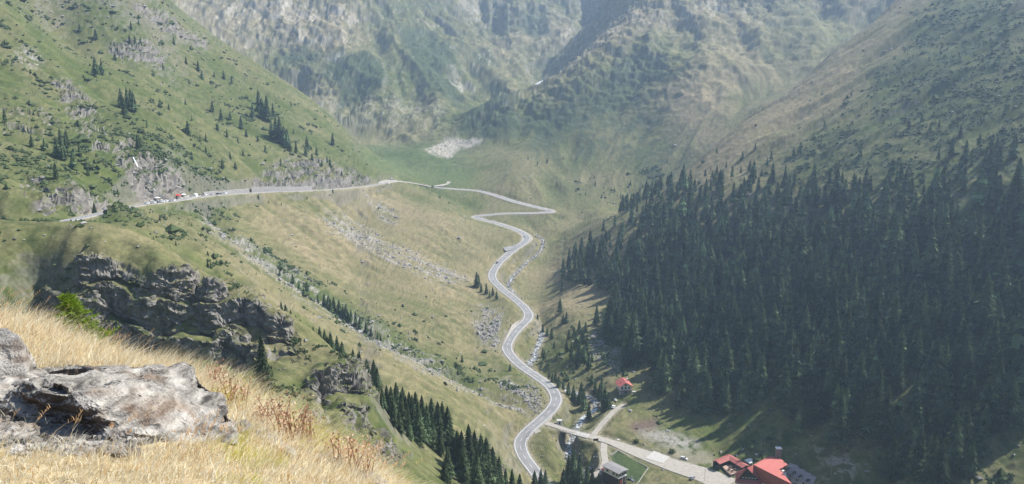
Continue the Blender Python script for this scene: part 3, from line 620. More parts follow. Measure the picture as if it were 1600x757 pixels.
# retaining walls on the uphill side of the upper road
def road_wall(px0, px1, off, h0, h1, label, lump=0.0):
    pr, _ = project(upper_l[:, 0], upper_l[:, 1], upper_l[:, 2]); Q = upper_l[(pr > px0) & (pr < px1)]
    n = frame(Q); C_ = Q[:, :2] + n * off; hh = np.linspace(h0, h1, len(Q)) * (1 + lump * noise(np.arange(len(Q)) / 4.0, np.zeros(len(Q)), 5))
    V = np.stack([np.c_[C_ + n * .3, Q[:, 2] - .5], np.c_[C_, Q[:, 2] + hh], np.c_[C_ - n * .6, Q[:, 2] + hh], np.c_[C_ - n * .6, Q[:, 2] - .5]], 1)
    a, b_ = V.shape[:2]; ix = np.arange(a * b_).reshape(a, b_); F = np.stack([ix[:-1, :-1], ix[1:, :-1], ix[1:, 1:], ix[:-1, 1:]], -1).reshape(-1, 4)
    o = empty("retaining_wall", tuple(V[0, 0])); tag(o, label, "retaining wall")
    bl = link("stone_face", mesh_np("stone_face", V.reshape(-1, 3) - V[0, 0], F, False), M_STONE, o)
    cpm = MB()
    for k in range(0, len(Q) - 1, 2):
        k2 = min(k + 2, len(Q) - 1)
        p = [V[k, 1] - V[0, 0], V[k2, 1] - V[0, 0], V[k2, 2] - V[0, 0], V[k, 2] - V[0, 0]]
        cpm.slab([q + np.array([0, 0, .25]) for q in p], .24)
    cpm.build("coping", M_CONC, o)
road_wall(398, 496, -4.6, 4.2, 3.4, "long pale grey retaining wall above the upper road under dark shrubs")
road_wall(328, 398, -5.0, 2.4, 3.0, "rough low stone wall behind parked cars beyond the arched bridge", .3)

# arched stone bridge under the upper road
pr, _ = project(upper_l[:, 0], upper_l[:, 1], upper_l[:, 2]); k = int(np.argmin(np.abs(pr - 294))); c0 = upper_l[k]; d0 = upper_l[k + 3] - upper_l[k - 3]
br = empty("arched_bridge", tuple(c0), math.atan2(d0[1], d0[0])); tag(br, "small arched stone bridge carrying the upper road below the waterfall", "bridge")
arch = [(-13, -.12), (13, -.12), (13, -6), (5.0, -9), (5.0, -5.0)] + [(5.0 * math.cos(a), -5.0 + 3.6 * math.sin(a)) for a in np.linspace(0, math.pi, 9)[1:-1]] + [(-5.0, -5.0), (-5.0, -9), (-13, -6)]
b = MB(); b.prism(arch, 'y', -4.6, 4.6); b.build("arch_wall", M_STONE, br)
b = MB(); b.box(-13, 13, -4.75, -4.3, -.1, .85); b.build("parapet", M_CONC, br); b = MB(); b.box(-13, 13, 4.3, 4.75, -.1, .85); b.build("parapet", M_CONC, br)
# road bridge over the stream
i = int(np.argmin(_ds)); c0 = access_l[i]; d0 = access_l[i + 2] - access_l[i - 2]
cb = empty("road_bridge", tuple(c0), math.atan2(d0[1], d0[0])); tag(cb, "low concrete road bridge with railings over the stream by the junction", "bridge")
b = MB(); b.box(-12, 12, -2.9, 2.9, -.75, -.06); b.build("deck", M_CONC, cb)
for s in (-1, 1):
    b = MB(); b.box(s * 8.5 - 1, s * 8.5 + 1, -2.8, 2.8, -5, -.76); b.build("abutment", M_STONE, cb)
M_RAIL = mat("railing_metal", (.22, .22, .23), .5, metallic=.3)
for s in (-1, 1):
    r_ = MB()
    for z in (.55, 1.0): r_.box(-12, 12, s * 2.8 - .04, s * 2.8 + .04, z - .04, z + .04)
    rr = r_.build("railing", M_RAIL, cb)
    pm = MB(); pm.box(-.05, .05, s * 2.8 - .05, s * 2.8 + .05, -.05, 1.05); pme = pm.mesh("railing_post"); pme.materials.append(M_RAIL)
    for x in np.linspace(-11.8, 11.8, 11): q = link("railing_post", pme, None, rr); q.location = (x, 0, 0)
print("roads", round(time.time() - T0, 1))

# ------------------------------------------------------------------ spruces
M_BARK = mat("bark", (.075, .055, .04), .95, noise_scale=3, amount=.3)
M_SPR = mat("spruce_needles", (.082, .120, .062), .9, noise_scale=.5, amount=.25, spec=.15, rand=.42)
M_SPRN = mat("spruce_needles_mass", (.082, .120, .062), .9, noise_scale=.12, amount=.25, spec=.15)
M_SPRG = mat("spruce_needles_fresh", (.075, .115, .035), .9, noise_scale=.6, amount=.3, spec=.15)
def spruce_arrays(seed, whorls, boughs, split=False, wide=.2):
    """crown of drooping boughs for a tree of height 1; returns vertices and triangles"""
    r = random.Random(seed); V = []; F = []
    for k in range(whorls):
        t = (k + r.uniform(-.2, .2)) / whorls; z = .10 + .86 * max(t, 0); rad = wide * (1 - t) ** .85 * r.uniform(.85, 1.1) + .012
        nb = max(4, int(boughs * (1 - .45 * t))); a0 = r.uniform(0, 6.28)
        for j in range(nb):
            a = a0 + 6.283 * (j + r.uniform(-.25, .25)) / nb; L = rad * r.uniform(.65, 1.18); wd = L * r.uniform(.30, .46); dr = L * r.uniform(.25, .55) * (1 - .5 * t)
            ca, sa = math.cos(a), math.sin(a)
            def pt(d, s, h): return (ca * d - sa * s, sa * d + ca * s, z + h)
            b = len(V)
            if not split:
                V += [pt(0, 0, .035), pt(L * .6, wd, -dr * .75), pt(L, 0, -dr), pt(L * .6, -wd, -dr * .75), pt(L * .55, 0, -dr * .2)]
                F += [(b, b + 4, b + 1), (b + 1, b + 4, b + 2), (b + 2, b + 4, b + 3), (b + 3, b + 4, b)]
            else:
                n = 4; V.append(pt(0, 0, .03))
                for q in range(1, n + 1):
                    d = L * q / n; h = -dr * (q / n) ** 1.5; s = wd * (.5 + .5 * math.sin(3.14 * q / n)) * (1 if q < n else .15) * r.uniform(.7, 1.25)
                    V.append(pt(d, 0, h + .012)); V.append(pt(d * 1.02 + r.uniform(0, .02), s, h - .02)); V.append(pt(d * 1.02, -s * r.uniform(.8, 1.2), h - .02))
                for q in range(n):
                    c0 = b if q == 0 else b + 1 + 3 * (q - 1); c1 = b + 1 + 3 * q
                    F += [(c0, c1, c1 + 1), (c0, c1 + 2, c1)]
    b = len(V); V += [(.016, 0, .9), (-.008, .014, .9), (-.008, -.014, .9), (0, 0, 1.0)]; F += [(b, b + 1, b + 3), (b + 1, b + 2, b + 3), (b + 2, b, b + 3)]
    V = np.array(V); F = np.array(F); return V, F
def skirts(seed, whorls, pts, wide):
    """the same tree seen from afar: ragged overlapping skirts"""
    r = random.Random(seed); V = []; F = []
    for k in range(whorls):
        t = k / whorls; z0 = .08 + .87 * t; rad = wide * (1 - t) ** .85 + .012; up = (.88 / whorls) * 1.9; b = len(V); V.append((0, 0, min(1.0, z0 + up))); a0 = r.uniform(0, 6.28)
        for j in range(pts):
            a = a0 + 6.283 * j / pts; q = rad * (r.uniform(.95, 1.2) if j % 2 else r.uniform(.5, .72)); V.append((math.cos(a) * q, math.sin(a) * q, z0 + r.uniform(-.012, .012) + (0 if j % 2 else .02)))
        F += [(b, b + 1 + j, b + 1 + (j + 1) % pts) for j in range(pts)]
    return np.array(V), np.array(F)
def both(a, b): return np.concatenate([a[0], b[0]]), np.concatenate([a[1], b[1] + len(a[0])])
def glow(m, k):                                     # needles let some light through
    n = m.node_tree.nodes; l = m.node_tree.links; b = n["Principled BSDF"]; c = b.inputs["Base Color"].links[0].from_socket
    at = n.new("ShaderNodeAttribute"); at.attribute_name = "bough"; mu = n.new("ShaderNodeVectorMath"); mu.operation = 'MULTIPLY'; l.new(c, mu.inputs[0]); l.new(at.outputs["Color"], mu.inputs[1]); c = mu.outputs[0]; l.new(c, b.inputs["Base Color"])
    t = n.new("ShaderNodeBsdfTranslucent"); x = n.new("ShaderNodeMixShader"); x.inputs[0].default_value = k; l.new(c, t.inputs[0]); l.new(b.outputs[0], x.inputs[1]); l.new(t.outputs[0], x.inputs[2]); l.new(x.outputs[0], n["Material Output"].inputs[0])
for m_ in (M_SPR, M_SPRN, M_SPRG): glow(m_, .38)
CROWN_N = [mesh_np("crown", *both(spruce_arrays(s, 12, 9, False, [.17, .2, .185, .215, .16][s % 5]), skirts(s, 9, 12, [.14, .165, .15, .175, .13][s % 5]))) for s in range(8)]
CROWN_D = [mesh_np("crown", *both(spruce_arrays(50 + s, 20, 11, True, [.165, .18, .20, .19][s % 4]), skirts(s + 20, 14, 14, [.12, .13, .15, .14][s % 4]))) for s in range(5)]
def bough_tone(me, block, seed):                      # some boughs paler with fresh growth, some darker
    n = len(me.vertices); r = np.random.default_rng(seed); k = r.lognormal(0, .38, n // block + 1)[np.arange(n) // block]
    set_col(me, np.stack([k * 1.03, k, k * .95], -1), "bough")
for i, c in enumerate(CROWN_N + CROWN_D): bough_tone(c, 5 if i < 8 else 13, i)
for c in CROWN_N + CROWN_D: c.materials.append(M_SPR); c.polygons.foreach_set("use_smooth", [False] * len(c.polygons))
tm = MB(); tm.bar((0, 0, -.06), (0, 0, .55), .016, 6, .008); TRUNK = tm.mesh("trunk"); TRUNK.materials.append(M_BARK)
LOW_A = [skirts(90 + s, 8, 12, [.165, .19, .175, .2, .18, .155][s]) for s in range(6)]

TREES = []                                         # (x, y, z, height, where)
def planted(L, where, near=0):
    for px, py, h in L:
        q = hit(px, py, near)
        if q is None: continue
        f = q.y * cp - q.z * sp; TREES.append((q.x, q.y, q.z, max(h, 6) * f / FPX * (1.16 if where == 'mountain' else 1.06), where))
GUL1 = [(437, 431, 10), (458, 445, 17), (468, 452, 15), (475, 460, 10), (480, 458, 18), (497, 475, 15), (507, 480, 22), (514, 485, 26), (522, 488, 25), (530, 492, 25), (541, 500, 26), (549, 503, 20), (556, 510, 25), (563, 515, 22), (572, 520, 18), (580, 525, 14), (590, 530, 12), (595, 533, 10), (517, 489, 22), (536, 497, 20), (545, 505, 18), (527, 494, 15)]
GUL2 = [(440, 490, 20), (447, 497, 22), (455, 505, 22), (463, 512, 20), (470, 518, 20), (478, 523, 14), (490, 527, 18), (500, 533, 24), (508, 540, 26), (517, 545, 28), (527, 552, 28), (535, 558, 26), (553, 590, 45), (563, 595, 48), (560, 580, 30), (574, 600, 40), (585, 608, 48), (590, 612, 40), (495, 535, 16), (512, 545, 20), (521, 552, 20), (569, 604, 36), (580, 612, 30)]
GUL3 = [(598, 640, 35), (605, 645, 45), (612, 652, 50), (620, 650, 55), (628, 665, 55), (615, 668, 42), (635, 672, 55), (645, 675, 60), (655, 690, 60), (640, 688, 40), (660, 670, 55), (668, 695, 65), (650, 660, 50), (675, 680, 60), (685, 695, 70), (692, 700, 75), (700, 705, 72), (708, 735, 60), (715, 740, 70), (722, 745, 75), (733, 745, 85), (742, 750, 80), (725, 757, 60), (752, 755, 80), (760, 760, 80), (770, 765, 70), (780, 770, 60), (700, 745, 50), (695, 757, 40), (745, 770, 70), (640, 655, 45), (630, 648, 45), (664, 685, 50), (677, 702, 50), (688, 712, 45), (624, 676, 38), (800, 768, 38), (812, 774, 36), (790, 766, 36)]
LOWB = [(845, 768, 38), (835, 778, 45), (852, 772, 40), (888, 760, 52), (895, 757, 60), (905, 765, 55), (917, 762, 40), (925, 770, 40), (880, 770, 40), (935, 772, 35)]
VALL = [(745, 450, 25), (752, 457, 15), (760, 460, 18), (770, 462, 14), (776, 468, 14), (722, 567, 13), (797, 580, 12), (748, 447, 18), (765, 466, 12)]
VALR = [(880, 435, 22), (890, 440, 28), (905, 435, 25), (878, 458, 18), (922, 443, 18), (875, 490, 25), (880, 505, 15), (885, 505, 18), (932, 507, 30), (945, 512, 30), (893, 560, 25), (900, 545, 30), (905, 562, 35), (912, 565, 28), (897, 530, 20), (917, 548, 25), (885, 550, 20), (920, 577, 25), (866, 545, 13), (848, 557, 15), (851, 562, 16), (868, 600, 20), (880, 610, 20), (888, 620, 25), (896, 625, 25), (905, 632, 25), (912, 640, 32), (908, 626, 30),
        (930, 615, 22), (937, 625, 28), (945, 630, 28), (940, 610, 20), (925, 600, 18), (942, 645, 28), (920, 655, 25), (950, 640, 28), (889, 530, 16), (910, 535, 24), (903, 575, 16), (858, 590, 14), (863, 598, 16), (873, 606, 20), (848, 520, 14), (862, 530, 18), (855, 525, 14), (840, 500, 10), (925, 565, 16), (945, 570, 18), (915, 520, 18), (905, 520, 20)]
LM = [(150, 62, 15), (205, 47, 12), (217, 40, 9), (272, 72, 13), (291, 102, 12), (310, 112, 15), (316, 125, 14), (350, 125, 14), (362, 132, 11), (335, 122, 10), (250, 168, 12), (264, 173, 10), (294, 212, 21), (313, 222, 10), (322, 222, 12), (322, 240, 11), (332, 175, 16), (346, 190, 18), (360, 187, 12), (377, 202, 18), (395, 185, 20), (348, 265, 16), (368, 265, 11), (360, 250, 12), (216, 232, 20), (220, 232, 16), (200, 170, 30), (190, 170, 28), (210, 175, 28), (195, 180, 24), (205, 165, 24), (150, 120, 26), (160, 118, 22),
      (8, 190, 18), (50, 230, 18), (90, 245, 28), (100, 250, 26), (115, 265, 26), (88, 280, 24), (70, 235, 18), (125, 245, 16), (138, 275, 16), (105, 230, 24), (95, 225, 22), (212, 75, 17), (203, 70, 15), (220, 73, 14), (405, 175, 30), (410, 185, 28), (418, 188, 34), (427, 183, 20), (425, 215, 24), (432, 220, 34), (438, 225, 38), (445, 230, 30), (450, 235, 30), (463, 240, 18), (454, 238, 13), (480, 235, 20), (478, 245, 15), (495, 245, 15), (488, 252, 11), (439, 260, 12), (498, 260, 11), (511, 255, 10), (516, 262, 13), (503, 260, 10), (520, 228, 18), (459, 210, 8), (403, 222, 10), (534, 275, 8), (385, 215, 12), (372, 225, 10), (340, 205, 12), (355, 215, 12), (300, 190, 10), (240, 120, 10), (255, 110, 10), (180, 95, 12), (125, 50, 12), (230, 200, 12), (290, 165, 10), (415, 240, 12), (380, 245, 10), (300, 250, 12), (270, 235, 10)]
UPR = [(111, 337, 13), (136, 334, 10), (148, 334, 18), (180, 331, 9), (404, 312, 9), (325, 345, 10), (420, 318, 6), (300, 355, 8), (520, 303, 8), (480, 312, 5), (440, 322, 6), (330, 420, 12), (250, 345, 10), (275, 385, 9), (325, 400, 8)]
SPUR = [(413, 614, 92)]
SPUR2 = [(430, 550, 10), (470, 540, 8), (240, 375, 7), (325, 420, 14), (343, 440, 10), (505, 705, 14)]
planted(GUL1, 'gully1', 330); planted(GUL2, 'gully2', 300); planted(GUL3, 'gully3', 240); planted(LOWB, 'stream', 300); planted(VALL, 'valley', 400); planted(VALR, 'stream', 380); planted(LM, 'mountain', 330); planted(UPR, 'roadside', 300); planted(SPUR, 'spur', 150); planted(SPUR2, 'roadside', 150)
# the forest on the right slope
FOR = [(868, 436), (888, 402), (925, 364), (985, 330), (1060, 288), (1100, 250), (1130, 258), (1200, 262), (1260, 282), (1310, 290), (1360, 265), (1400, 262), (1440, 290), (1480, 228), (1530, 250), (1570, 238), (1620, 235), (1720, 230), (1720, 600), (1640, 615), (1598, 640), (1578, 680), (1545, 750), (1490, 775), (1410, 750), (1375, 717), (1300, 698), (1240, 678), (1180, 648), (1120, 651), (1080, 647), (1040, 622), (1025, 607), (1020, 578), (975, 566), (945, 530), (962, 480), (940, 452), (898, 446)]
CLEAR = [((1510, 335), 26, 24), (1485, 408, 14, 10), ((1530, 545), 20, 16), ((1412, 615), 16, 18), ((1090, 498), 12, 8), ((1565, 400), 24, 12), ((1440, 520), 12, 8), ((1210, 300), 16, 8)]
rr = random.Random(5); nf = 0
gx = np.arange(20, 640, 9.0)
for yy in np.arange(250, 1010, 9.2):
    for xx in gx:
        x = xx + rr.uniform(-3.8, 3.8); y = yy + rr.uniform(-3.8, 3.8); u = rr.random(); hh = rr.gauss(1.0, .27)
        if abs(math.atan2(x, y)) > .66: continue
        z0 = float(base(np.array([x]), np.array([y]))[0]); px, py = project(x, y, z0); px = float(px); py = float(py)
        if px < 870 or py < 225 or py > 775: continue
        px += 10 * math.sin(y / 23.0) ; py += 6 * math.sin(x / 19.0)
        if not inpoly(np.array([px]), np.array([py]), FOR)[0]: continue
        up = np.interp(px, [880, 920, 960, 1060, 1200, 1320, 1400, 1480, 1600], [370, 340, 318, 275, 262, 280, 265, 245, 240]); t = min(1, max(0, (py - up) / 130.0))
        if u > .30 + .75 * t: continue
        if any(((px - c[0][0]) / c[1]) ** 2 + ((py - c[0][1]) / c[2]) ** 2 < 1 for c in CLEAR if isinstance(c[0], tuple)) and u > .12: continue
        z = ground(x, y); TREES.append((x, y, z, (12.5 + 11 * t) * max(.6, hh), 'forest' if px < 1600 else 'out')); nf += 1
# scattered small spruces above the forest
for px, py, h in [(1288, 200, 12), (1420, 200, 16), (1453, 207, 16), (1467, 200, 14), (1440, 190, 14), (1500, 215, 20), (1550, 230, 22), (1530, 228, 18), (1250, 240, 18), (1240, 245, 16), (1110, 300, 20), (1120, 275, 16), (1085, 300, 20), (1380, 195, 8), (1120, 240, 10), (1180, 235, 12), (1160, 250, 14), (1300, 245, 12), (1205, 250, 14), (1345, 245, 12), (1330, 150, 8), (1400, 160, 8), (1570, 180, 12), (1470, 130, 8),
                  (870, 290, 6), (900, 300, 6), (930, 290, 7), (950, 285, 7), (915, 305, 6), (960, 300, 8), (985, 290, 8), (940, 310, 7), (905, 285, 6), (1000, 300, 9), (1020, 290, 9), (880, 250, 6), (855, 255, 8), (840, 258, 7), (825, 250, 6), (970, 310, 8)]:
    planted([(px, py, h)], 'above', 700)
WHERE = {
 'forest': ("dark green spruce packed into the dense forest on the right mountainside", "spruces of the dense forest on the right mountainside"),
 'gully1': ("small dark spruce in the narrow row along the grey scree gully", "spruces along the scree gully"),
 'gully2': ("dark spruce in the row behind the crest of the rocky spur", "spruces behind the rocky spur"),
 'gully3': ("tall dark spruce in the clump running down below the rocky spur", "spruces in the clump below the rocky spur"),
 'stream': ("dark spruce on the banks of the white stream", "spruces along the stream"),
 'valley': ("small spruce on the golden slope beside a road bend", "spruces by the valley road bends"),
 'mountain': ("dark spruce dotted on the green left mountainside above the upper road", "spruces on the left mountainside"),
 'roadside': ("small spruce standing on dry grass just below the upper road", "small spruces below the upper road"),
 'above': ("small spruce standing apart on the scrubby slope above the forest", "spruces scattered above the forest"),
 'spur': ("tall lone dark spruce at the foot of the near cliffs", None)}
TR = np.array([t[:4] for t in TREES]); fdep = TR[:, 1] * cp - TR[:, 2] * sp; tpx, tpy = project(TR[:, 0], TR[:, 1], TR[:, 2] + TR[:, 3] * .6)
size = TR[:, 3] / fdep * FPX; size[(tpx < 4) | (tpx > 1596) | (tpy > 750)] *= .01
for i, t in enumerate(TREES):                      # the first rows hide most of those behind: favour the ones outside the mass
    if t[4] == 'forest': size[i] *= .5 + .3 * (abs(math.sin(i * 12.9898) * 43758.5453) % 1)
single = set(np.argsort(-size)[:300].tolist())
proto = None; LV = []; LF_ = []; off = 0
for i, (x, y, z, h, wh) in enumerate(TREES):
    if i in single:
        near = size[i] > 42
        t = empty("spruce_tree", (x, y, z - .2), rr.uniform(0, 6.28)); t.scale = (h * rr.uniform(1.05, 1.42),) * 2 + (h,)
        lab, grp = WHERE[wh]
        if wh == 'forest':
            qx, qy = [float(v) for v in project(x, y, z)]; out = lambda a, b: not inpoly(np.array([a]), np.array([b]), FOR)[0]
            if qx < 1010 and out(qx - 28, qy): lab, grp = "dark spruce on the left edge of the big forest beside the golden clearing", "spruces on the left edge of the forest"
            elif out(qx, qy + 24): lab, grp = "tall dark spruce in the front row of the big forest, facing meadow and chalet", "spruces in the front row of the forest"
            elif out(qx, qy - 34): lab, grp = "spruce in the thin upper fringe of the big forest", "spruces in the upper fringe of the forest"
        tag(t, lab, "tree", grp)
        link("trunk", TRUNK, None, t); link("crown", (CROWN_D if near else CROWN_N)[i % (5 if near else 8)], None, t)
    else:
        V, F_ = LOW_A[i % 6]; a = rr.uniform(0, 6.28); c, s = math.cos(a), math.sin(a); wd = h * rr.uniform(1.05, 1.42)
        LV.append(np.c_[(V[:, 0] * c - V[:, 1] * s) * wd + x, (V[:, 0] * s + V[:, 1] * c) * wd + y, V[:, 2] * h + z - .2]); LF_.append(F_ + off); off += len(V)
me = mesh_np("spruce_forest", np.concatenate(LV), np.concatenate(LF_), False); tn = np.repeat(np.random.default_rng(77).lognormal(0, .25, len(LV)), [len(v) for v in LV]) * np.repeat(np.random.default_rng(78).lognormal(0, .3, off // 13 + 1), 13)[:off]; set_col(me, np.stack([tn * 1.03, tn, tn * .95], -1), 'bough'); o = link("spruce_forest", me, M_SPRN); tag(o, kind="stuff")
print("trees", len(TREES), round(time.time() - T0, 1))

# ------------------------------------------------------------------ scrub and loose stones, too many to count
def scatter(weight, n, seed):
    r = np.random.default_rng(seed); w_ = (weight * np.where((PX > -60) & (PX < 1660) & (PY < 800) & (PY > -60), 1, 0)).ravel(); w_ = w_ / w_.sum()
    k = r.choice(w_.size, n, replace=True, p=w_); p = P3.reshape(-1, 3)[k].copy(); d = TD.ravel()[k]
    return p, d, k, r
def blobs(name, m, P_, size, r, nv, flat, lumps=.35, smooth=False):
    """many small lumpy solids in one mesh"""
    if nv == 6:
        bv = np.array([(1, 0, 0), (0, 1, 0), (-1, 0, 0), (0, -1, 0), (0, 0, 1), (0, 0, -1.)]); bf = np.array([(0, 1, 4), (1, 2, 4), (2, 3, 4), (3, 0, 4), (1, 0, 5), (2, 1, 5), (3, 2, 5), (0, 3, 5)])
    else: bm = bmesh.new(); bmesh.ops.create_icosphere(bm, subdivisions=1, radius=1); bv = np.array([v.co[:] for v in bm.verts]); bf = np.array([[v.index for v in f.verts] for f in bm.faces]); bm.free()
    n = len(P_); s = size[:, None, None] * (1 + r.uniform(-lumps, lumps, (n, len(bv), 1))) * (1 + r.uniform(-.3, .3, (n, 1, 3)))
    a = r.uniform(0, 6.28, n); c, sn = np.cos(a)[:, None], np.sin(a)[:, None]
    q = bv[None] * s; x = q[..., 0] * c - q[..., 1] * sn; y = q[..., 0] * sn + q[..., 1] * c
    V = np.stack([x + P_[:, None, 0], y + P_[:, None, 1], q[..., 2] * flat + P_[:, None, 2] + size[:, None] * flat * .35], -1)
    Fc = bf[None] + (np.arange(n) * len(bv))[:, None, None]
    return link(name, mesh_np(name, V.reshape(-1, 3), Fc.reshape(-1, 3), smooth), m)
M_SHR = mat("scrub_leaves", (.052, .072, .030), .95, noise_scale=.25, amount=.5, spec=.1)
M_ROCK = mat("loose_rock", (.225, .215, .205), .95, noise_scale=.4, amount=.4)
area = (TD ** 1.0) * np.gradient(LR, axis=1) * 0 + 1
inforest = inpoly(PX, PY, FOR)
wS = shrub * (1 - .85 * rockm) * (TD > 190) * (ROADD > 3) * np.where(TY > 1150, .5, 1.0) * np.where(inforest, .35, 1)
p, d, k, r = scatter(wS * (TD > 330) * (TD < 1150) * np.where((PX > 1050) & (PY < 330), .55, 1), 22000, 21); o = blobs("scrub", M_SHR, p, (.35 + .0008 * d) * r.lognormal(0, .5, len(d)) * np.where(p[:, 0] > 100, .75, 1), r, 6, .7, .45); tag(o, kind="stuff")
p, d, k, r = scatter(wS * (TD < 330) * (cl < .5), 700, 23); kk = np.repeat(np.arange(700), 22); q = p[kk] + r.normal(0, 1, (len(kk), 3)) * np.array([.8, .8, .22]) * r.uniform(.5, 1.3, 700)[kk, None]; q[:, 2] += .15
o = blobs("low_scrub", M_SHR, q, r.lognormal(-1.35, .35, len(kk)), r, 6, .75, .5); tag(o, kind="stuff")
wR = (scm + .9 * fan * .3 + .10 * rockm * (TD < 1200) + 1.2 * ((ROADD < 3) & (ROADD > -1.5)) * (np.abs(PX - 850) < 120) * 0 + .006) * (TD > 190) * (TD < 1300) * (ROADD > 1) * (cl < .2) * ((steep < .25) | (TD > 350))
p, d, k, r = scatter(wR, 4500, 22); o = blobs("scree", M_ROCK, p, (.25 + .0007 * d) * r.lognormal(0, .45, len(d)), r, 6, .6, .4); tag(o, kind="stuff")
# stones in the stream bed
r = np.random.default_rng(9); k = r.integers(0, len(stream_l), 1000); nfr = frame(stream_l)
side = r.normal(0, 1.0, 1000) * (2.3 + 1.4 * (stream_l[k, 1] < 470)); q = stream_l[k].copy(); q[:, :2] += nfr[k] * side[:, None] + r.normal(0, .8, (1000, 2))
for i in range(len(q)): q[i, 2] = max(ground(q[i, 0], q[i, 1]), q[i, 2] - .3)
rdm = carve(q[:, 0], q[:, 1], q[:, 2])[1]
o = blobs("stream_stones", M_ROCK, q, r.lognormal(-.75, .4, 1000), r, 12, .6, .4); tag(o, kind="stuff")
print("scatter", round(time.time() - T0, 1))

# ------------------------------------------------------------------ buildings, cars and other things in the valley
M_RED = mat("red_roof", (.36, .105, .09), .6, noise_scale=.6, amount=.12)
M_REDB = mat("brick_red_roof", (.27, .085, .075), .75, noise_scale=.6, amount=.18)
M_BROWN = mat("brown_roof", (.27, .235, .235), .8, noise_scale=.8, amount=.2)
M_GREYR = mat("grey_roof", (.20, .19, .19), .7, noise_scale=.5, amount=.15)
M_WHITE = mat("white_render", (.72, .71, .69), .85, noise_scale=.6, amount=.1)
M_DARKW = mat("dark_timber", (.045, .032, .028), .85, noise_scale=1.5, amount=.3)
M_TIMB = mat("brown_timber", (.12, .075, .045), .85, noise_scale=1.5, amount=.3)
M_GLASS = mat("dark_glass", (.03, .035, .045), .15, spec=.5)
M_CANVAS = mat("white_canvas", (.6, .6, .58), .7)
M_TYRE = mat("tyre_rubber", (.025, .025, .025), .9)
def window(parent, x, y, z, w_, h_, axis, fm=None):
    """frame and pane set into a wall; axis is the way it faces"""
    m = MB(); e = .07; d = .06
    def bx(m, a0, a1, b0, b1, t):
        if axis[0]: m.box(x - t, x + t, y + a0, y + a1, z + b0, z + b1)
        else: m.box(x + a0, x + a1, y - t, y + t, z + b0, z + b1)
    bx(m, -w_ / 2 - e, -w_ / 2, -e, h_ + e, d); bx(m, w_ / 2, w_ / 2 + e, -e, h_ + e, d); bx(m, -w_ / 2, w_ / 2, -e, 0, d); bx(m, -w_ / 2, w_ / 2, h_, h_ + e, d)
    o = m.build("window", fm or M_DARKW, parent); p = MB(); bx(p, -w_ / 2, w_ / 2, 0, h_, .03); p.build("pane", M_GLASS, o)
def gable_roof(m, x0, x1, y0, y1, ze, zr, th=.22):  # ridge along y
    xm = (x0 + x1) / 2
    m.slab([(x0, y0, ze), (xm, y0, zr), (xm, y1, zr), (x0, y1, ze)], th); m.slab([(xm + .003, y0, zr), (x1, y0, ze), (x1, y1, ze), (xm + .003, y1, zr)], th)

# -- small white house with a red roof under the forest
g = hit(976, 616, 400); hs = empty("red_roofed_house", (g.x, g.y + 4, ground(g.x, g.y + 4) - .3), math.radians(8)); tag(hs, "small white house with bright red gable roof alone on the meadow under the forest", "house")
m = MB(); m.box(-4.1, 4.1, -4.4, 4.4, -2, 1.7); m.build("stone_base", M_STONE, hs)
m = MB(); m.prism([(-3.9, 1.71), (3.9, 1.71), (3.9, 5.0), (0, 7.2), (-3.9, 5.0)], 'y', -4.0, 4.0); m.build("wall", M_WHITE, hs)
m = MB(); gable_roof(m, -5.0, 5.0, -5.6, 5.2, 4.75, 7.75); rf = m.build("roof", M_RED, hs)
m = MB(); m.box(2.2, 3.0, 1.0, 1.8, 5.4, 8.2); m.build("chimney", M_WHITE, rf)
m = MB(); m.box(-2.9, -2.0, -1.6, -.6, 6.0, 6.32); m.build("skylight", M_GLASS, rf)
m = MB(); m.box(-4.3, 4.3, -5.4, -4.02, 1.75, 1.95); bl = m.build("balcony", M_TIMB, hs)
m = MB()
for x in np.linspace(-4.2, 4.2, 15): m.box(x - .06, x + .06, -5.4, -5.3, 1.95, 2.9)
m.box(-4.3, 4.3, -5.42, -5.28, 2.9, 3.0); m.build("railing", M_WHITE, bl)
for x in (-4.1, 4.1): m = MB(); m.box(x - .14, x + .14, -5.35, -5.05, -.5, 4.8); m.build("post", M_WHITE, hs)
for x in (-2.4, 0, 2.4): window(hs, x, -4.03, 2.7, 1.2, 1.4, (0, 1))
window(hs, 0, -4.03, 5.1, 1.4, 1.0, (0, 1)); window(hs, 3.93, -1.5, 2.8, 1.2, 1.2, (1, 0)); window(hs, 0, -4.43, -.2, 1.2, 1.6, (0, 1))
m = MB(); m.box(4.2, 7.5, -4.0, -2.2, -.8, .4); m.build("terrace_wall", M_CONC, hs)

# -- two-storey house with a dark roof beside the lawn
F0 = PZ(966, 758, -216.6); ang = math.atan2(.64, .77)
ha = empty("grey_roofed_house", (F0[0], F0[1], -216.9), ang); tag(ha, "two-storey house with white upper floor over dark brown lower floor and grey roof", "house")
L_, W_ = 11.2, 6.6                                     # local x runs right and away, local y runs left and away
m = MB(); m.box(0, W_, 0, L_, -3, 3.9); m.build("lower_wall", M_DARKW, ha)
m = MB(); m.box(-.25, W_ + .25, -.25, L_ + .25, 3.91, 4.25); m.build("floor_band", M_WHITE, ha)
m = MB(); m.box(.02, W_ - .02, .02, L_ - .02, 4.26, 7.0); m.build("upper_wall", M_WHITE, ha)
m = MB(); m.slab([(-.8, -.9, 7.35), (W_ / 2, -.9, 7.9), (W_ / 2, L_ + .8, 7.9), (-.8, L_ + .8, 7.35)], .25); m.slab([(W_ / 2 + .003, -.9, 7.9), (W_ + .8, -.9, 7.35), (W_ + .8, L_ + .8, 7.35), (W_ / 2 + .003, L_ + .8, 7.9)], .25); m.build("roof", M_GREYR, ha)
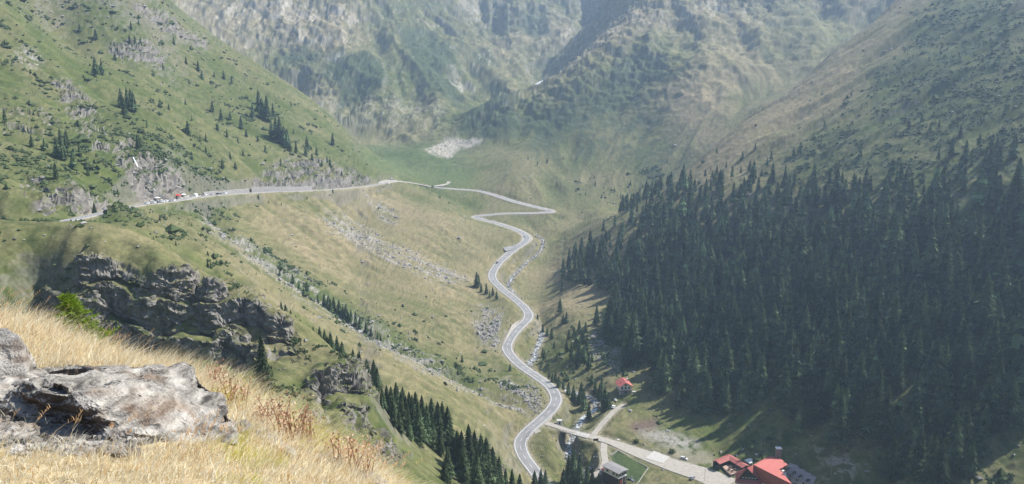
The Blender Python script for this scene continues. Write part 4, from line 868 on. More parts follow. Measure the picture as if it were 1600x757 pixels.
me_ = MB(); me_.box(-.07, .07, -.07, .07, 4.26, 7.05); pm_ = me_.mesh("timber_post"); pm_.materials.append(M_DARKW)
for x, y in [(-.04, 0), (-.04, 2.3), (-.04, 4.6), (-.04, 7.0), (-.04, 9.2), (-.04, L_), (2.2, -.04), (4.4, -.04), (W_, -.04)]: link("timber_post", pm_, None, ha).location = (x, y, 0)
for y in (1.2, 3.5, 8.2): window(ha, -.03, y, 5.0, 1.0, 1.3, (1, 0))
for x in (1.1, 3.4, 5.4): window(ha, x, -.03, 5.0, 1.0, 1.3, (0, 1))
m = MB(); m.box(1.6, 2.8, -.12, -.02, 0, 2.4); m.build("door", mat("red_door", (.35, .07, .06), .6), ha)
for x in (3.3, 5.3): m = MB(); m.box(x, x + .18, -.2, -.02, 0, 3.9); m.build("drainpipe", M_WHITE, ha)

def low_wall(pts, h, th, m, name, label, cat):
    q = [PZ(*p) for p in pts]; o = empty(name, tuple(q[0])); tag(o, label, cat)
    for a, b in zip(q[:-1], q[1:]):
        a = Vector(a); b = Vector(b); a.z = ground(a.x, a.y); b.z = ground(b.x, b.y); d = (b - a); d.z = 0; d.normalize(); n = Vector((d.y, -d.x, 0)) * th
        w_ = MB(); o0 = Vector(q[0]); up = Vector((0, 0, h)); dn = Vector((0, 0, -.5))
        w_.add([p - o0 for p in (a - n + dn, a + n + dn, b + n + dn, b - n + dn, a - n + up, a + n + up, b + n + up, b - n + up)], [(0, 3, 2, 1), (4, 5, 6, 7), (0, 1, 5, 4), (1, 2, 6, 5), (2, 3, 7, 6), (3, 0, 4, 7)])
        w_.build("wall_section", m, o)
    return o
low_wall([(953.6, 712, -214.6), (965.6, 705, -214.3), (1013, 732, -214.8), (998, 751, -215.6), (990, 757, -216)], .6, .12, M_CONC, "lawn_wall", "low white wall bending round the green lawn behind the grey-roofed house", "low wall")
low_wall([(938, 744, -217), (947.4, 749, -217), (963, 758, -217.2)], .9, .18, M_CONC, "yard_wall", "low concrete wall along the yard in front of the grey-roofed house", "low wall")

# -- big chalet with a red roof at the lower edge
ZR, ZE, ZG = -199.6, -207.2, -212.5
A = PZ(1177.4, 726.5, ZR); B = PZ(1244, 760, ZR); C_1 = PZ(1201, 713.5, -203.2); C_2 = PZ(1216.5, 713.5, -203.4); D_1 = PZ(1231, 726.5, -203.8); E_1 = PZ(1218, 733, -202.3); E_2 = PZ(1237, 756, -200.4)
Fp = PZ(1188, 751, ZE); Gp = PZ(1232, 778, ZE); Q0 = PZ(1166.8, 730, ZR); EL_ = PZ(1153, 748.5, ZE)
org = np.array([Fp[0], Fp[1], ZG]); ch = empty("red_roofed_chalet", tuple(org)); tag(ch, "large chalet with broad red roof and dark timber gable at the end of the parking", "chalet")
r_ = lambda p: tuple(np.array(p) - org)
m = MB(); m.slab([r_(A), r_(C_1), r_(C_2), r_(D_1), r_(E_1), r_(E_2), r_(B)][::-1], .35); m.slab([r_(p) for p in (A, B, Gp, Fp)][::-1], .35); rf = m.build("roof", M_RED, ch)
nrm = (Fp - EL_); nrm[2] = 0; nrm /= np.linalg.norm(nrm); back = np.array([-nrm[1], nrm[0], 0]);
BL_ = EL_ + back * 7.5; A2 = np.array(A)
m = MB(); ov = -back * .9
m.slab([r_(Q0 + ov), r_(A2), r_(Fp + np.array([.3, -.2, .06])), r_(Fp + nrm * .8 + ov + np.array([0, 0, -.5]))], .3)
m.slab([r_(EL_ - nrm * .8 + ov + np.array([0, 0, -.5])), r_(BL_ - nrm * .8 + np.array([0, 0, -.5])), r_(A2 + np.array([0, 0, -.02])), r_(Q0 + ov + np.array([0, 0, -.02]))], .3)
gr_ = m.build("gable_roof", M_RED, ch)
m = MB(); gp = [EL_, Fp, Q0]; m.add([r_(p) for p in gp] + [r_(p + back * .4) for p in gp], [(0, 1, 2), (5, 4, 3), (0, 3, 4, 1), (1, 4, 5, 2), (2, 5, 3, 0)]); gw = m.build("gable_wall", M_DARKW, ch)
# white painted ornaments and small windows on the dark gable
def on_gable(s, t): return EL_ + (Fp - EL_) * s + np.array([0, 0, (ZR - ZE) * t]) - back * .06
def gplate(s, t, ws, ht):
    p = MB(); q = [on_gable(s - ws, t), on_gable(s + ws, t), on_gable(s + ws, t + ht), on_gable(s - ws, t + ht)]
    p.add([r_(v) for v in q] + [r_(v - back * .08) for v in q], [(0, 3, 2, 1), (4, 5, 6, 7), (0, 1, 5, 4), (1, 2, 6, 5), (2, 3, 7, 6), (3, 0, 4, 7)]); return p
for s in (.22, .36, .5, .64, .78): gplate(s, .10, .045, .13).build("white_panel", M_WHITE, gw)
for s in (.34, .5, .66): gplate(s, .36, .05, .15).build("window", M_GLASS, gw)
for s in (.30, .42, .58, .70): gplate(s, .31, .03, .035).build("white_panel", M_WHITE, gw)
gplate(.5, .62, .05, .12).build("window", M_GLASS, gw)
m = MB(); fl = [EL_ + back * .5, Fp + back * .5, Gp + back * .2 + np.array([0, 0, 0]), D_1 + np.array([-1, -1, 0]), C_2 + np.array([0, -1, 0]), C_1 + np.array([.5, -1, 0]), BL_]
m.prism([r_(p)[:2] for p in fl], 'z', -2.0, 5.2); m.build("wall", M_WHITE, ch)
m = MB(); sk = [EL_ - nrm * 1.6 - back * 2.2 + np.array([0, 0, -1.3]), Fp + nrm * .6 - back * 2.2 + np.array([0, 0, -1.3]), Fp + nrm * .6 + np.array([0, 0, -.1]), EL_ - nrm * 1.6 + np.array([0, 0, -.1])]; m.slab([r_(p) for p in sk], .2); m.build("porch_roof", M_RED, ch)
for s in (0, .2, .4, .6, .8, 1):
    p = EL_ * (1 - s) + Fp * s - back * 1.9; m = MB(); x, y, z = r_(p); m.box(x - .2, x + .2, y - .2, y + .2, -1, 3.9); m.build("porch_column", M_WHITE, ch)
cx, cy, cz = r_(PZ(1215.6, 715, -203.6)); m = MB(); m.box(cx - 1.3, cx + 1.3, cy - 1.1, cy + 1.1, 5, cz + 5.2); cm_ = m.build("chimney", M_GREYR, ch); m = MB(); m.box(cx - 1.6, cx + 1.6, cy - 1.4, cy + 1.4, cz + 5.5, cz + 5.75); m.build("chimney_cap", M_WHITE, cm_)
dq = PZ(1221, 755, -205.0); x, y, z = r_(dq)
m = MB(); m.prism([(x - 3.2, z - 2.5), (x + 3.2, z - 2.5), (x, z + 1.2)], 'y', y - 1.0, y + 5); dm = m.build("dormer", M_DARKW, ch)
m = MB(); m.slab([(x - 3.7, y - 1.5, z - 2.5), (x, y - 1.5, z + 1.6), (x, y + 5, z + 1.6), (x - 3.7, y + 5, z - 2.5)], .2); m.slab([(x + .003, y - 1.5, z + 1.6), (x + 3.7, y - 1.5, z - 2.5), (x + 3.7, y + 5, z - 2.5), (x + .003, y + 5, z + 1.6)], .2); m.build("dormer_roof", M_RED, dm)
for k in (-1.5, 0, 1.5): m = MB(); m.box(x + k - .4, x + k + .4, y - 1.12, y - 1.02, z - 2.2, z - 1.0); m.build("white_panel", M_WHITE, dm)

# -- L-shaped terrace pavilion
pv0 = PZ(1140, 722, -213); pav = empty("terrace_pavilion", tuple(pv0)); tag(pav, "L-shaped open terrace pavilion with dull red roof beside the chalet", "pavilion")
p_ = lambda px, py, z: tuple(np.array(PZ(px, py, z)) - pv0)
ZT = -208.9
def wing(a, b, hw, name):
    a = Vector(p_(*a, ZT)); b = Vector(p_(*b, ZT)); d = (b - a).normalized(); n = Vector((d.y, -d.x, 0)) * hw; dn = Vector((0, 0, -1.0)); m = MB()
    m.slab([tuple(v) for v in (a + n + dn, b + n + dn, b, a)], .18); m.slab([tuple(v + Vector((0, 0, .003))) for v in (a, b, b - n + dn, a - n + dn)], .18); m.build(name, M_REDB, pav)
    k = max(2, int((b - a).length / 3.2)); 
    for i in range(k + 1):
        q = a + (b - a) * (i / k) + n * .85
        m = MB(); m.box(q.x - .13, q.x + .13, q.y - .13, q.y + .13, -1.5, q.z - 1.0); m.build("post", M_TIMB, pav)
    m = MB(); w0 = a - n * .8; w1 = b - n * .8; m.slab([(w0.x, w0.y, ZT - pv0[2] - 1.1), (w1.x, w1.y, ZT - pv0[2] - 1.1), (w1.x + .1, w1.y + .2, ZT - pv0[2] - 1.1), (w0.x + .1, w0.y + .2, ZT - pv0[2] - 1.1)], 3.5); m.build("back_wall", M_DARKW, pav)
wing((1119, 720.5), (1141, 711.5), 2.6, "roof_wing"); wing((1136.5, 710), (1166, 727.5), 2.8, "roof_wing")
m = MB(); m.slab([p_(1134, 735, -212.4), p_(1142, 742, -212.4), p_(1162, 736, -212.4), p_(1150, 724, -212.4), p_(1128, 728, -212.4)], .8); m.build("deck", mat("deck_boards", (.36, .26, .21), .85, noise_scale=1, amount=.2), pav)
rl = MB(); q = [Vector(p_(1134, 735, -212.4)), Vector(p_(1142, 742, -212.4)), Vector(p_(1162, 736, -212.4))]
for a, b in zip(q[:-1], q[1:]):
    for z in (.5, 1.0): rl.bar(a + Vector((0, 0, z)), b + Vector((0, 0, z)), .06)
    for t in np.linspace(0, 1, 5): c = a.lerp(b, t); rl.bar(c, c + Vector((0, 0, 1.05)), .06)
rl.build("railing", M_DARKW, pav)
tb = MB()
for px, py in [(1139, 735), (1144, 737), (1149, 735), (1146, 731), (1141, 731)]:
    x, y, z = p_(px, py, -212.3); tb.box(x - .8, x + .8, y - .4, y + .4, z + .7, z + .78); tb.box(x - .7, x + .7, y - .05, y + .05, z, z + .7); tb.box(x - .8, x + .8, y - .85, y - .6, z + .4, z + .46); tb.box(x - .8, x + .8, y + .6, y + .85, z + .4, z + .46)
tag(tb.build("picnic_tables", M_TIMB, pav), kind="stuff")

# -- white tent
t0 = PZ(1173, 722, -212.5); tn = empty("white_tent", tuple(t0)); tag(tn, "small white canopy tent between the pavilion and the chalet", "tent")
q = [np.array(PZ(*p)) - t0 for p in ((1163, 719, -210), (1176, 714.2, -209.6), (1183.5, 717.5, -209.6), (1173, 725.5, -210))]; ce = sum(q) / 4 + np.array([0, 0, .6])
m = MB(); m.add([tuple(v) for v in q] + [tuple(ce)] + [tuple(v - np.array([0, 0, .5])) for v in q], [(0, 1, 4), (1, 2, 4), (2, 3, 4), (3, 0, 4), (0, 5, 6, 1), (1, 6, 7, 2), (2, 7, 8, 3), (3, 8, 5, 0)]); m.build("canopy", M_CANVAS, tn)
for v in q: m = MB(); m.bar((v[0], v[1], -1), (v[0], v[1], v[2] - .4), .07); m.build("tent_pole", M_RAIL, tn)

# -- row of brown-roofed cabins stepping down behind the chalet
cab_at = [(1237, 739, "brown-roofed cabin right behind the chalet, first of the stepped row"), (1247, 745, "second brown-roofed cabin of the stepped row, with white dormer"), (1257, 750, "middle brown-roofed cabin of the stepped row beside the chalet"), (1269, 756, "fourth brown-roofed cabin counting outward from the chalet"), (1283, 763, "brown-roofed cabin farthest from the chalet, last of the row")]
for i, (px, py, lab) in enumerate(cab_at):
    g = PZ(px, py, -208.6); cb_ = empty("cabin", (g[0], g[1], -209.4 - .25 * i), math.atan2(-.67, .74)); tag(cb_, lab, "cabin", "brown-roofed cabins beside the chalet")
    m = MB(); m.prism([(-3.2, -2), (3.4, -2), (3.4, 3.9), (2.4, 4.4), (-3.2, 1.8)], 'x', -2.45, 2.45); m.build("wall", M_WHITE, cb_)
    m = MB(); m.slab([(-2.6, -3.9, 1.75), (2.6, -3.9, 1.75), (2.6, 2.6, 4.75), (-2.6, 2.6, 4.75)], .22); m.slab([(-2.6, 2.603, 4.75), (2.6, 2.603, 4.75), (2.6, 3.9, 4.1), (-2.6, 3.9, 4.1)], .22); rf = m.build("roof", M_BROWN, cb_)
    m = MB(); m.prism([(-3.4, 1.0), (-.6, 1.0), (-.6, 3.3), (-3.4, 3.1)], 'x', -2.35, -1.05); dm = m.build("dormer", M_WHITE, cb_); m = MB(); m.box(-2.0, -1.4, -3.47, -3.41, 2.0, 2.8); m.build("pane", M_GLASS, dm)
    m = MB(); m.slab([(-2.55, -3.7, 3.42), (-.9, -3.7, 3.42), (-.9, -.2, 3.72), (-2.55, -.2, 3.72)], .15); m.build("dormer_roof", M_DARKW, dm)
    m = MB(); m.box(.2, 1.3, -3.28, -3.21, -.2, 1.5); m.build("door", M_DARKW, cb_)

# -- cars
def car_meshes():
    b = MB(); prof = [(-2.15, .35), (-2.15, .85), (-1.95, .98), (-1.2, 1.05), (1.0, 1.02), (1.95, .82), (2.15, .62), (2.15, .35)]
    b.prism(prof, 'y', -.86, .86)
    g = MB(); lo, hi = .82, .66
    g.add([(-1.85, -lo, 1.0), (1.15, -lo, 1.0), (1.15, lo, 1.0), (-1.85, lo, 1.0), (-1.45, -hi, 1.43), (.35, -hi, 1.43), (.35, hi, 1.43), (-1.45, hi, 1.43)], [(0, 1, 5, 4), (1, 2, 6, 5), (2, 3, 7, 6), (3, 0, 4, 7), (4, 5, 6, 7)])
    r = MB(); r.box(-1.5, .4, -hi - .02, hi + .02, 1.42, 1.49)
    w_ = MB(); w_.bar((0, -.11, 0), (0, .11, 0), .32, 10)
    return b.mesh("body"), g.mesh("windows"), r.mesh("car_roof"), w_.mesh("wheel")
CB, CG, CR, CW = car_meshes()
PAINT = {'white': mat("white_car_paint", (.75, .75, .75), .35, spec=.5), 'grey': mat("grey_car_paint", (.28, .29, .30), .35, spec=.5), 'dark': mat("dark_car_paint", (.05, .055, .07), .3, spec=.5), 'red': mat("red_car_paint", (.45, .04, .04), .35, spec=.5), 'silver': mat("silver_car_paint", (.5, .51, .52), .35, spec=.5)}
CG.materials.append(M_GLASS); CW.materials.append(M_TYRE)
BODY = {}
for k, pm in PAINT.items():
    b_ = CB.copy(); b_.materials.append(pm); r_2 = CR.copy(); r_2.materials.append(pm); BODY[k] = (b_, r_2)
def car(p, heading, colour, label, group=None, sc=1.0):
    o = empty("parked_car", p, heading); tag(o, label, "car", group); o.scale = (sc,) * 3
    link("body", BODY[colour][0], None, o); link("windows", CG, None, o); link("car_roof", BODY[colour][1], None, o)
    for x in (-1.32, 1.32):
        for y in (-.82, .82): link("wheel", CW, None, o).location = (x, y, .32)
    return o
def onroad(px, py, z): q = PZ(px, py, z); return (q[0], q[1], q[2])
car(onroad(1068.5, 718, -213.9), math.radians(-30), 'silver', "silver car parked at the grass edge of the pale parking strip")
car(onroad(1081.5, 748, -213.95), math.radians(50), 'grey', "grey car parked alone on the lower edge of the pale parking strip")
car(onroad(986, 752, -215.6), math.radians(-42), 'dark', "dark car parked beside the grey-roofed house inside the lawn wall")
g = hit(958.5, 637, 400); car((g.x, g.y, ground(g.x, g.y) + .05), math.radians(70), 'white', "white car on the meadow track below the small red-roofed house")
car(onroad(944, 737, -215.2), math.radians(100), 'red', "red car parked at the corner of the grey-roofed house", sc=1.15)
pr, _ = project(upper_l[:, 0], upper_l[:, 1], upper_l[:, 2]); nu = frame(upper_l)
def road_car(px, side, colour, label, group, flip=0):
    k = int(np.argmin(np.abs(pr - px))); d = upper_l[min(k + 2, len(upper_l) - 1)] - upper_l[max(k - 2, 0)]; q = upper_l[k]
    return car((q[0] + nu[k, 0] * side, q[1] + nu[k, 1] * side, q[2] + .06), math.atan2(d[1], d[0]) + flip * math.pi, colour, label, group)
GR1 = "cars parked along the upper road below the waterfall"
for px, c, side in [(222, 'silver', 2.2), (226.5, 'white', 2.3), (231, 'grey', 2.2), (236, 'white', 2.4), (240.5, 'dark', 2.2), (245, 'silver', 2.4), (250, 'white', 2.3), (255.5, 'white', 2.2), (261, 'grey', 2.4), (266, 'white', 2.3), (243, 'white', -2.4), (252, 'silver', -2.6), (259, 'white', -2.5)]:
    road_car(px, side, c, {'silver': "silver car in the line parked along the upper road below the waterfall", 'white': "white car in the line parked along the upper road below the waterfall", 'grey': "grey car in the line parked along the upper road below the waterfall", 'dark': "dark blue car in the line parked below the waterfall"}[c], GR1)
GR2 = "cars parked by the low stone wall past the arched bridge"
for px, c, side in [(305, 'grey', -2.6), (318, 'dark', -2.6), (325, 'white', -2.4), (338, 'silver', -2.6), (344, 'dark', -2.6), (350, 'grey', -2.5), (357.5, 'white', -2.6)]:
    road_car(px, side, c, {'silver': "silver car by the low stone wall past the arched bridge", 'white': "white car by the low stone wall past the arched bridge", 'grey': "grey car beside the arched bridge, by the stalls and stone wall", 'dark': "dark car by the low stone wall past the arched bridge"}[c], GR2)
k = int(np.argmin(np.abs(pr - 312))); q = upper_l[k]
vn = empty("parked_van", (q[0] - 2.6, q[1], q[2] + .05), math.radians(92)); tag(vn, "tall white van parked between the red stall and the stone wall", "van")
m = MB(); m.prism([(-2.6, .4), (-2.6, 2.5), (1.5, 2.5), (2.1, 1.5), (2.7, 1.2), (2.7, .4)], 'y', -1, 1); m.build("body", PAINT['white'], vn); m = MB(); m.box(1.5, 1.95, -1.02, 1.02, 1.5, 2.1); m.build("windows", M_GLASS, vn)
for x in (-1.7, 1.7):
    for y in (-.95, .95): link("wheel", CW, None, vn).location = (x, y, .34)
def lower_car(px, py, c, label, side=1.7):
    rx, ry = project(lower_l[:, 0], lower_l[:, 1], lower_l[:, 2]); k = int(np.argmin((rx - px) ** 2 + (ry - py) ** 2)); d = lower_l[min(k + 2, len(lower_l) - 1)] - lower_l[max(k - 2, 0)]; n = frame(lower_l)[k]; q = lower_l[k]
    car((q[0] + n[0] * side, q[1] + n[1] * side, q[2] + .08), math.atan2(d[1], d[0]), c, label)
lower_car(822, 370, 'white', "white car on the valley road rounding the bend below the hairpin")
lower_car(782, 414, 'dark', "dark car on the straight of the valley road above the sharp left bend")
for px, py, z, c, lab in [(676, 292, -137, 'dark', "dark car in the gravel lay-by beneath the green meadow"), (692, 292, -138.5, 'white', "white car in the gravel lay-by beneath the green meadow"), (600, 289, -120, 'silver', "silver car on the pale lot at the upper hairpin")]:
    g = PZ(px, py, z); car((g[0], g[1], max(ground(g[0], g[1]), z - 3) + .5), math.radians(20), c, lab)
# -- market stalls on the upper road
def stall(px, off, m_, w_, label, h=2.6, dx=0):
    k = int(np.argmin(np.abs(pr - px))); q = upper_l[k]; o = empty("market_stall", (q[0] + off, q[1] + dx, q[2] + .05), math.radians(5)); tag(o, label, "stall")
    m = MB(); m.add([(-w_, -1.6, h - .5), (w_, -1.6, h - .5), (w_, 1.6, h - .5), (-w_, 1.6, h - .5), (-w_ * .5, 0, h + .3), (w_ * .5, 0, h + .3)], [(0, 1, 5, 4), (1, 2, 5), (2, 3, 4, 5), (3, 0, 4)]); m.build("canopy", m_, o)
    for x in (-w_ + .1, w_ - .1):
        for y in (-1.5, 1.5): m = MB(); m.bar((x, y, 0), (x, y, h - .45), .05); m.build("stall_pole", M_RAIL, o)
    m = MB(); m.box(-w_ + .2, w_ - .2, -1.3, -.7, .7, .85); m.box(-w_ + .3, -w_ + .4, -1.2, -.8, 0, .7); m.box(w_ - .4, w_ - .3, -1.2, -.8, 0, .7); m.build("counter", M_TIMB, o)
M_REDC = mat("red_canvas", (.55, .05, .05), .7)
stall(287, -5.2, M_REDC, 3.4, "red canopy stall beside the arched bridge below the mountainside", 3.4); stall(296, -5.2, M_CANVAS, 2.2, "white canopy stall right next to the red stall", 3.2)
stall(256, -6.0, M_CANVAS, 3.6, "long white canopy stall at the foot of the waterfall", 3.4); stall(262, -7.5, M_CANVAS, 2.6, "shorter white canopy stall at the foot of the waterfall", 3.2, 9)
# -- kiosk, sign board, posts, poles, boulders in the valley
g = hit(874, 662, 420); ks = empty("kiosk", (g.x, g.y, ground(g.x, g.y) - .1)); tag(ks, "small white concrete hut on the verge by the road junction", "hut")
m = MB(); m.box(-1.5, 1.5, -1.1, 1.1, -.5, 2.2); m.build("wall", M_WHITE, ks); m = MB(); m.box(-1.8, 1.8, -1.4, 1.4, 2.2, 2.45); m.build("roof", M_CONC, ks); m = MB(); m.box(-.5, .5, -1.16, -1.11, 0, 1.7); m.build("door", M_DARKW, ks)
sg = empty("sign_board", onroad(931, 692, -213.9), math.radians(10)); tag(sg, "dark board on two posts at the end of the bridge", "sign")
m = MB(); m.box(-1.5, 1.5, -.08, .08, 1.2, 2.6); m.build("board", M_DARKW, sg)
for x in (-1.3, 1.3): m = MB(); m.box(x - .07, x + .07, .09, .22, -.3, 2.8); m.build("post", M_TIMB, sg)
for px, py, z, h, lab in [(1100.5, 752, -214, 7, "thin grey pole standing on the parking strip"), (1188, 718, -211, 5, "thin pole on the grass behind the white tent"), (1297.5, 752, -205, 6, "pale leaning pole on the stony slope beside the cabins")]:
    q = PZ(px, py, z); o = empty("pole", (q[0], q[1], ground(q[0], q[1]))); tag(o, lab, "pole"); m = MB(); m.bar((0, 0, -.3), (.15, 0, h), .10, 6, .07); m.build("shaft", M_CONC, o); m = MB(); m.box(-.25, .55, -.08, .08, h, h + .14); m.build("lamp_arm", M_RAIL, o)
for px, py, lab in [(823.5, 684, "dark roadside post on the inside of the junction bend"), (826.5, 682.5, "dark roadside post nearer the junction, beside another")]:
    g = hit(px, py, 380); o = empty("roadside_post", (g.x, g.y, g.z)); tag(o, lab, "post", "roadside posts at the junction"); m = MB(); m.bar((0, 0, -.2), (0, 0, 1.2), .14, 6); m.build("shaft", M_DARKW, o); m = MB(); m.box(-.2, .2, -.2, .2, 1.2, 1.32); m.build("cap", M_RAIL, o)

def rock_mesh(name, pts, edge, strata, amp, seed, dirn=(.05, .25, 1.0), lay=.07):
    """hull of a few points, cut fine and broken into layers"""
    bm = bmesh.new()
    for p in pts: bm.verts.new(p)
    r = bmesh.ops.convex_hull(bm, input=bm.verts); dead = [v for v in bm.verts if not v.link_faces]; bmesh.ops.delete(bm, geom=dead, context='VERTS')
    bmesh.ops.triangulate(bm, faces=bm.faces)
    for _ in range(7):
        le = [e for e in bm.edges if e.calc_length() > edge]
        if not le: break
        bmesh.ops.subdivide_edges(bm, edges=le, cuts=1); bmesh.ops.triangulate(bm, faces=bm.faces)
    bm.normal_update()
    me = bpy.data.meshes.new(name); bm.to_mesh(me); n = len(me.vertices); bm.free()
    V = np.empty(n * 3, np.float32); me.vertices.foreach_get("co", V); V = V.reshape(-1, 3).astype(float); N = np.empty(n * 3, np.float32); me.vertices.foreach_get("normal", N); N = N.reshape(-1, 3)
    b = np.array(dirn); b /= np.linalg.norm(b); s = 1 / max(edge * 12, .02)
    wv = .5 * fbm(V[:, 0] * s * .7 + seed, V[:, 1] * s * .7 + V[:, 2] * s * .5, 3, seed)
    t = V @ b / lay + wv * 1.2; fl = np.floor(t)
    step = noise(fl * 1.37 + V[:, 0] * s * .30, fl * 2.11 + V[:, 1] * s * .30, seed + 5) * strata
    cr_ = ridged(V[:, 0] * s * 1.1 + V[:, 2] * s * .3, V[:, 1] * s + V[:, 2] * s * 1.6, 4, seed + 9, .55)
    side = 1 - np.abs(N @ b) * .45
    big = noise(V[:, 0] * s * .42, V[:, 2] * s * .5 + V[:, 1] * s * .3, seed + 11) + .6 * noise(V[:, 0] * s * .9 + 4, V[:, 2] * s * 1.2 + V[:, 1] * s * .7, seed + 12)
    crev = sstep(.72, .98, ridged(V[:, 0] * s * .28 + wv * .3, (V @ b) * s * 1.3 + wv * .25, 2, seed + 13)) * sstep(-.2, .25, noise(V[:, 0] * s * .6, V[:, 1] * s * .6 + V[:, 2] * s, seed + 14))
    V += N * (step * side + amp * (cr_ * .5 + 1.3 * big) - amp * 1.2 * crev)[:, None]
    me.vertices.foreach_set("co", V.astype(np.float32).ravel()); me.update(); return me
M_VROCK = mat("pale_boulder", (.42, .40, .37), .95, noise_scale=1.2, amount=.25)
for i, (px, py, sz, lab) in enumerate([(961.5, 626, 2.0, "flat white boulder in the grass between the red-roofed house and the white car"), (1044, 674, 1.6, "pale flat boulder lying on the gravel flat behind the parking"), (966, 688, 1.4, "small pale boulder beside the parking strip near the bridge"), (1150.5, 712, 1.0, "small white boulder behind the terrace pavilion"), (1160, 702, 1.1, "small pale boulder alone on the dark grass above the pavilion"), (1182, 711, 1.3, "upright white slab on the grass above the white tent"), (757, 577 + 90, 1.2, "grey boulder on the golden slope left of the valley road"), (720, 552, 1.2, "flat pale stone at the edge of the grey scree gully")]):
    g = hit(px, py, 380); rr_ = random.Random(i); pts = [(rr_.uniform(-1, 1) * sz, rr_.uniform(-.8, .8) * sz, rr_.uniform(-.3, .55) * sz) for _ in range(14)]
    o = link("boulder", rock_mesh("boulder", pts, sz * .3, .08 * sz, .05 * sz, i), M_VROCK, None, (g.x, g.y, ground(g.x, g.y))); tag(o, lab, "boulder")
for px, py, s_, lab in [(995, 691, 1.6, "round dark bush at the upper edge of the parking strip near the dug bank"), (1050, 707, 1.7, "dark bush beside the far edge of the concrete pad")]:
    g = hit(px, py, 380); bp = np.array([[g.x + rr.gauss(0, s_ * .5), g.y + rr.gauss(0, s_ * .5), ground(g.x, g.y) + abs(rr.gauss(.5, .5))] for _ in range(60)]) - np.array([g.x, g.y, g.z])
    o = blobs("bush", M_SHR, bp, np.full(60, .38), np.random.default_rng(3), 12, .8, .4); o.location = (g.x, g.y, g.z); tag(o, lab, "bush")
print("things", round(time.time() - T0, 1))

# ------------------------------------------------------------------ the slope under the photographer
FG = []
def G(*pts): FG.extend(P(*q) for q in pts)
G((0, 757, 3.15), (0, 690, 3.85), (0, 640, 4.5), (100, 690, 3.95), (250, 700, 3.95), (200, 757, 3.3), (400, 757, 3.55), (620, 772, 4.5), (560, 757, 4.15), (500, 720, 4.9), (400, 700, 4.4), (400, 655, 5.6), (340, 615, 6.3), (300, 595, 6.7), (200, 570, 7.0), (150, 550, 7.3), (75, 520, 7.7), (0, 505, 7.9), (-120, 480, 8.2), (-300, 470, 8.0), (0, 575, 5.9), (150, 600, 5.9), (250, 620, 5.7), (-150, 600, 5.4), (-150, 757, 3.0), (-400, 757, 2.9), (560, 735, 4.75), (450, 690, 5.2), (330, 680, 4.3), (480, 740, 4.3))
nE = len(FG)
FG = np.array(FG)
ex = []
for px, py, y in [(620, 772, 4.5), (560, 735, 4.75), (500, 720, 4.9), (450, 690, 5.2), (400, 655, 5.6), (340, 615, 6.3), (300, 595, 6.7), (200, 570, 7.0), (75, 520, 7.7), (0, 505, 7.9), (-120, 480, 8.2), (-300, 470, 8.0)]:
    q = P(px, py, y); o_ = np.array([.55, .8]); ex += [np.array([q[0] + .8, q[1] + 1.2, q[2] - 1.3]), np.array([q[0] + 3, q[1] + 5, q[2] - 6.5])]
ex += [np.array(v) for v in [(1.5, 2, -2.3), (3.0, 3.0, -4.2), (6, 6, -9), (3, 0, -3.0), (0, .3, -1.7), (-2, 0, -1.5), (-4, -1, -1.2), (0, 48, -58), (25, 45, -60), (-30, 40, -48), (40, 10, -40), (20, 20, -27), (8, 25, -32), (-10, 28, -30), (-40, 10, -20), (-15, 5, -3.5), (-25, 20, -20), (1, -3, -1.2), (10, -5, -9), (30, -8, -26)]]
FGA = np.vstack([FG, np.array(ex)])
_W2 = tps_fit(FGA[:, :2] / 8.0, FGA[:, 2], 3e-4)
def fgz(x, y):
    x = np.asarray(x, float); y = np.asarray(y, float)
    z = tps_eval(_W2, FGA[:, :2] / 8.0, (x / 8.0).ravel(), (y / 8.0).ravel()).reshape(x.shape)
    return z + .035 * fbm(x * 1.7, y * 1.7, 3, 201) + .012 * fbm(x * 9, y * 9, 2, 205)
rr_ = np.exp(np.linspace(math.log(.6), math.log(50), 230)); ta = np.linspace(-2.0, 2.0, 300)
A_, B_ = np.meshgrid(ta, rr_, indexing='ij'); fx, fy = np.sin(A_) * B_, np.cos(A_) * B_; fz = fgz(fx, fy); fz = np.where(B_ > 30, np.minimum(fz, -20 - (B_ - 30)), fz)
ix = np.arange(fx.size).reshape(fx.shape); F = np.stack([ix[:-1, :-1], ix[1:, :-1], ix[1:, 1:], ix[:-1, 1:]], -1).reshape(-1, 4)
M_SOIL = mat("dry_soil", (.30, .24, .14), .95, noise_scale=6, amount=.4, bump=.02, bump_scale=30)
o = link("grassy_slope", mesh_np("grassy_slope", np.stack([fx, fy, fz], -1).reshape(-1, 3), F), M_SOIL); tag(o, kind="structure")
def fhit(px, py):
    d = ray(px, py); t = np.linspace(2.5, 14, 1400); X = d[0] * t; Y = d[1] * t; Z = d[2] * t; g = fgz(X, Y); k = np.nonzero(Z <= g)[0]
    if not len(k): return None
    k = k[0]; return np.array([X[k], Y[k], g[k]])

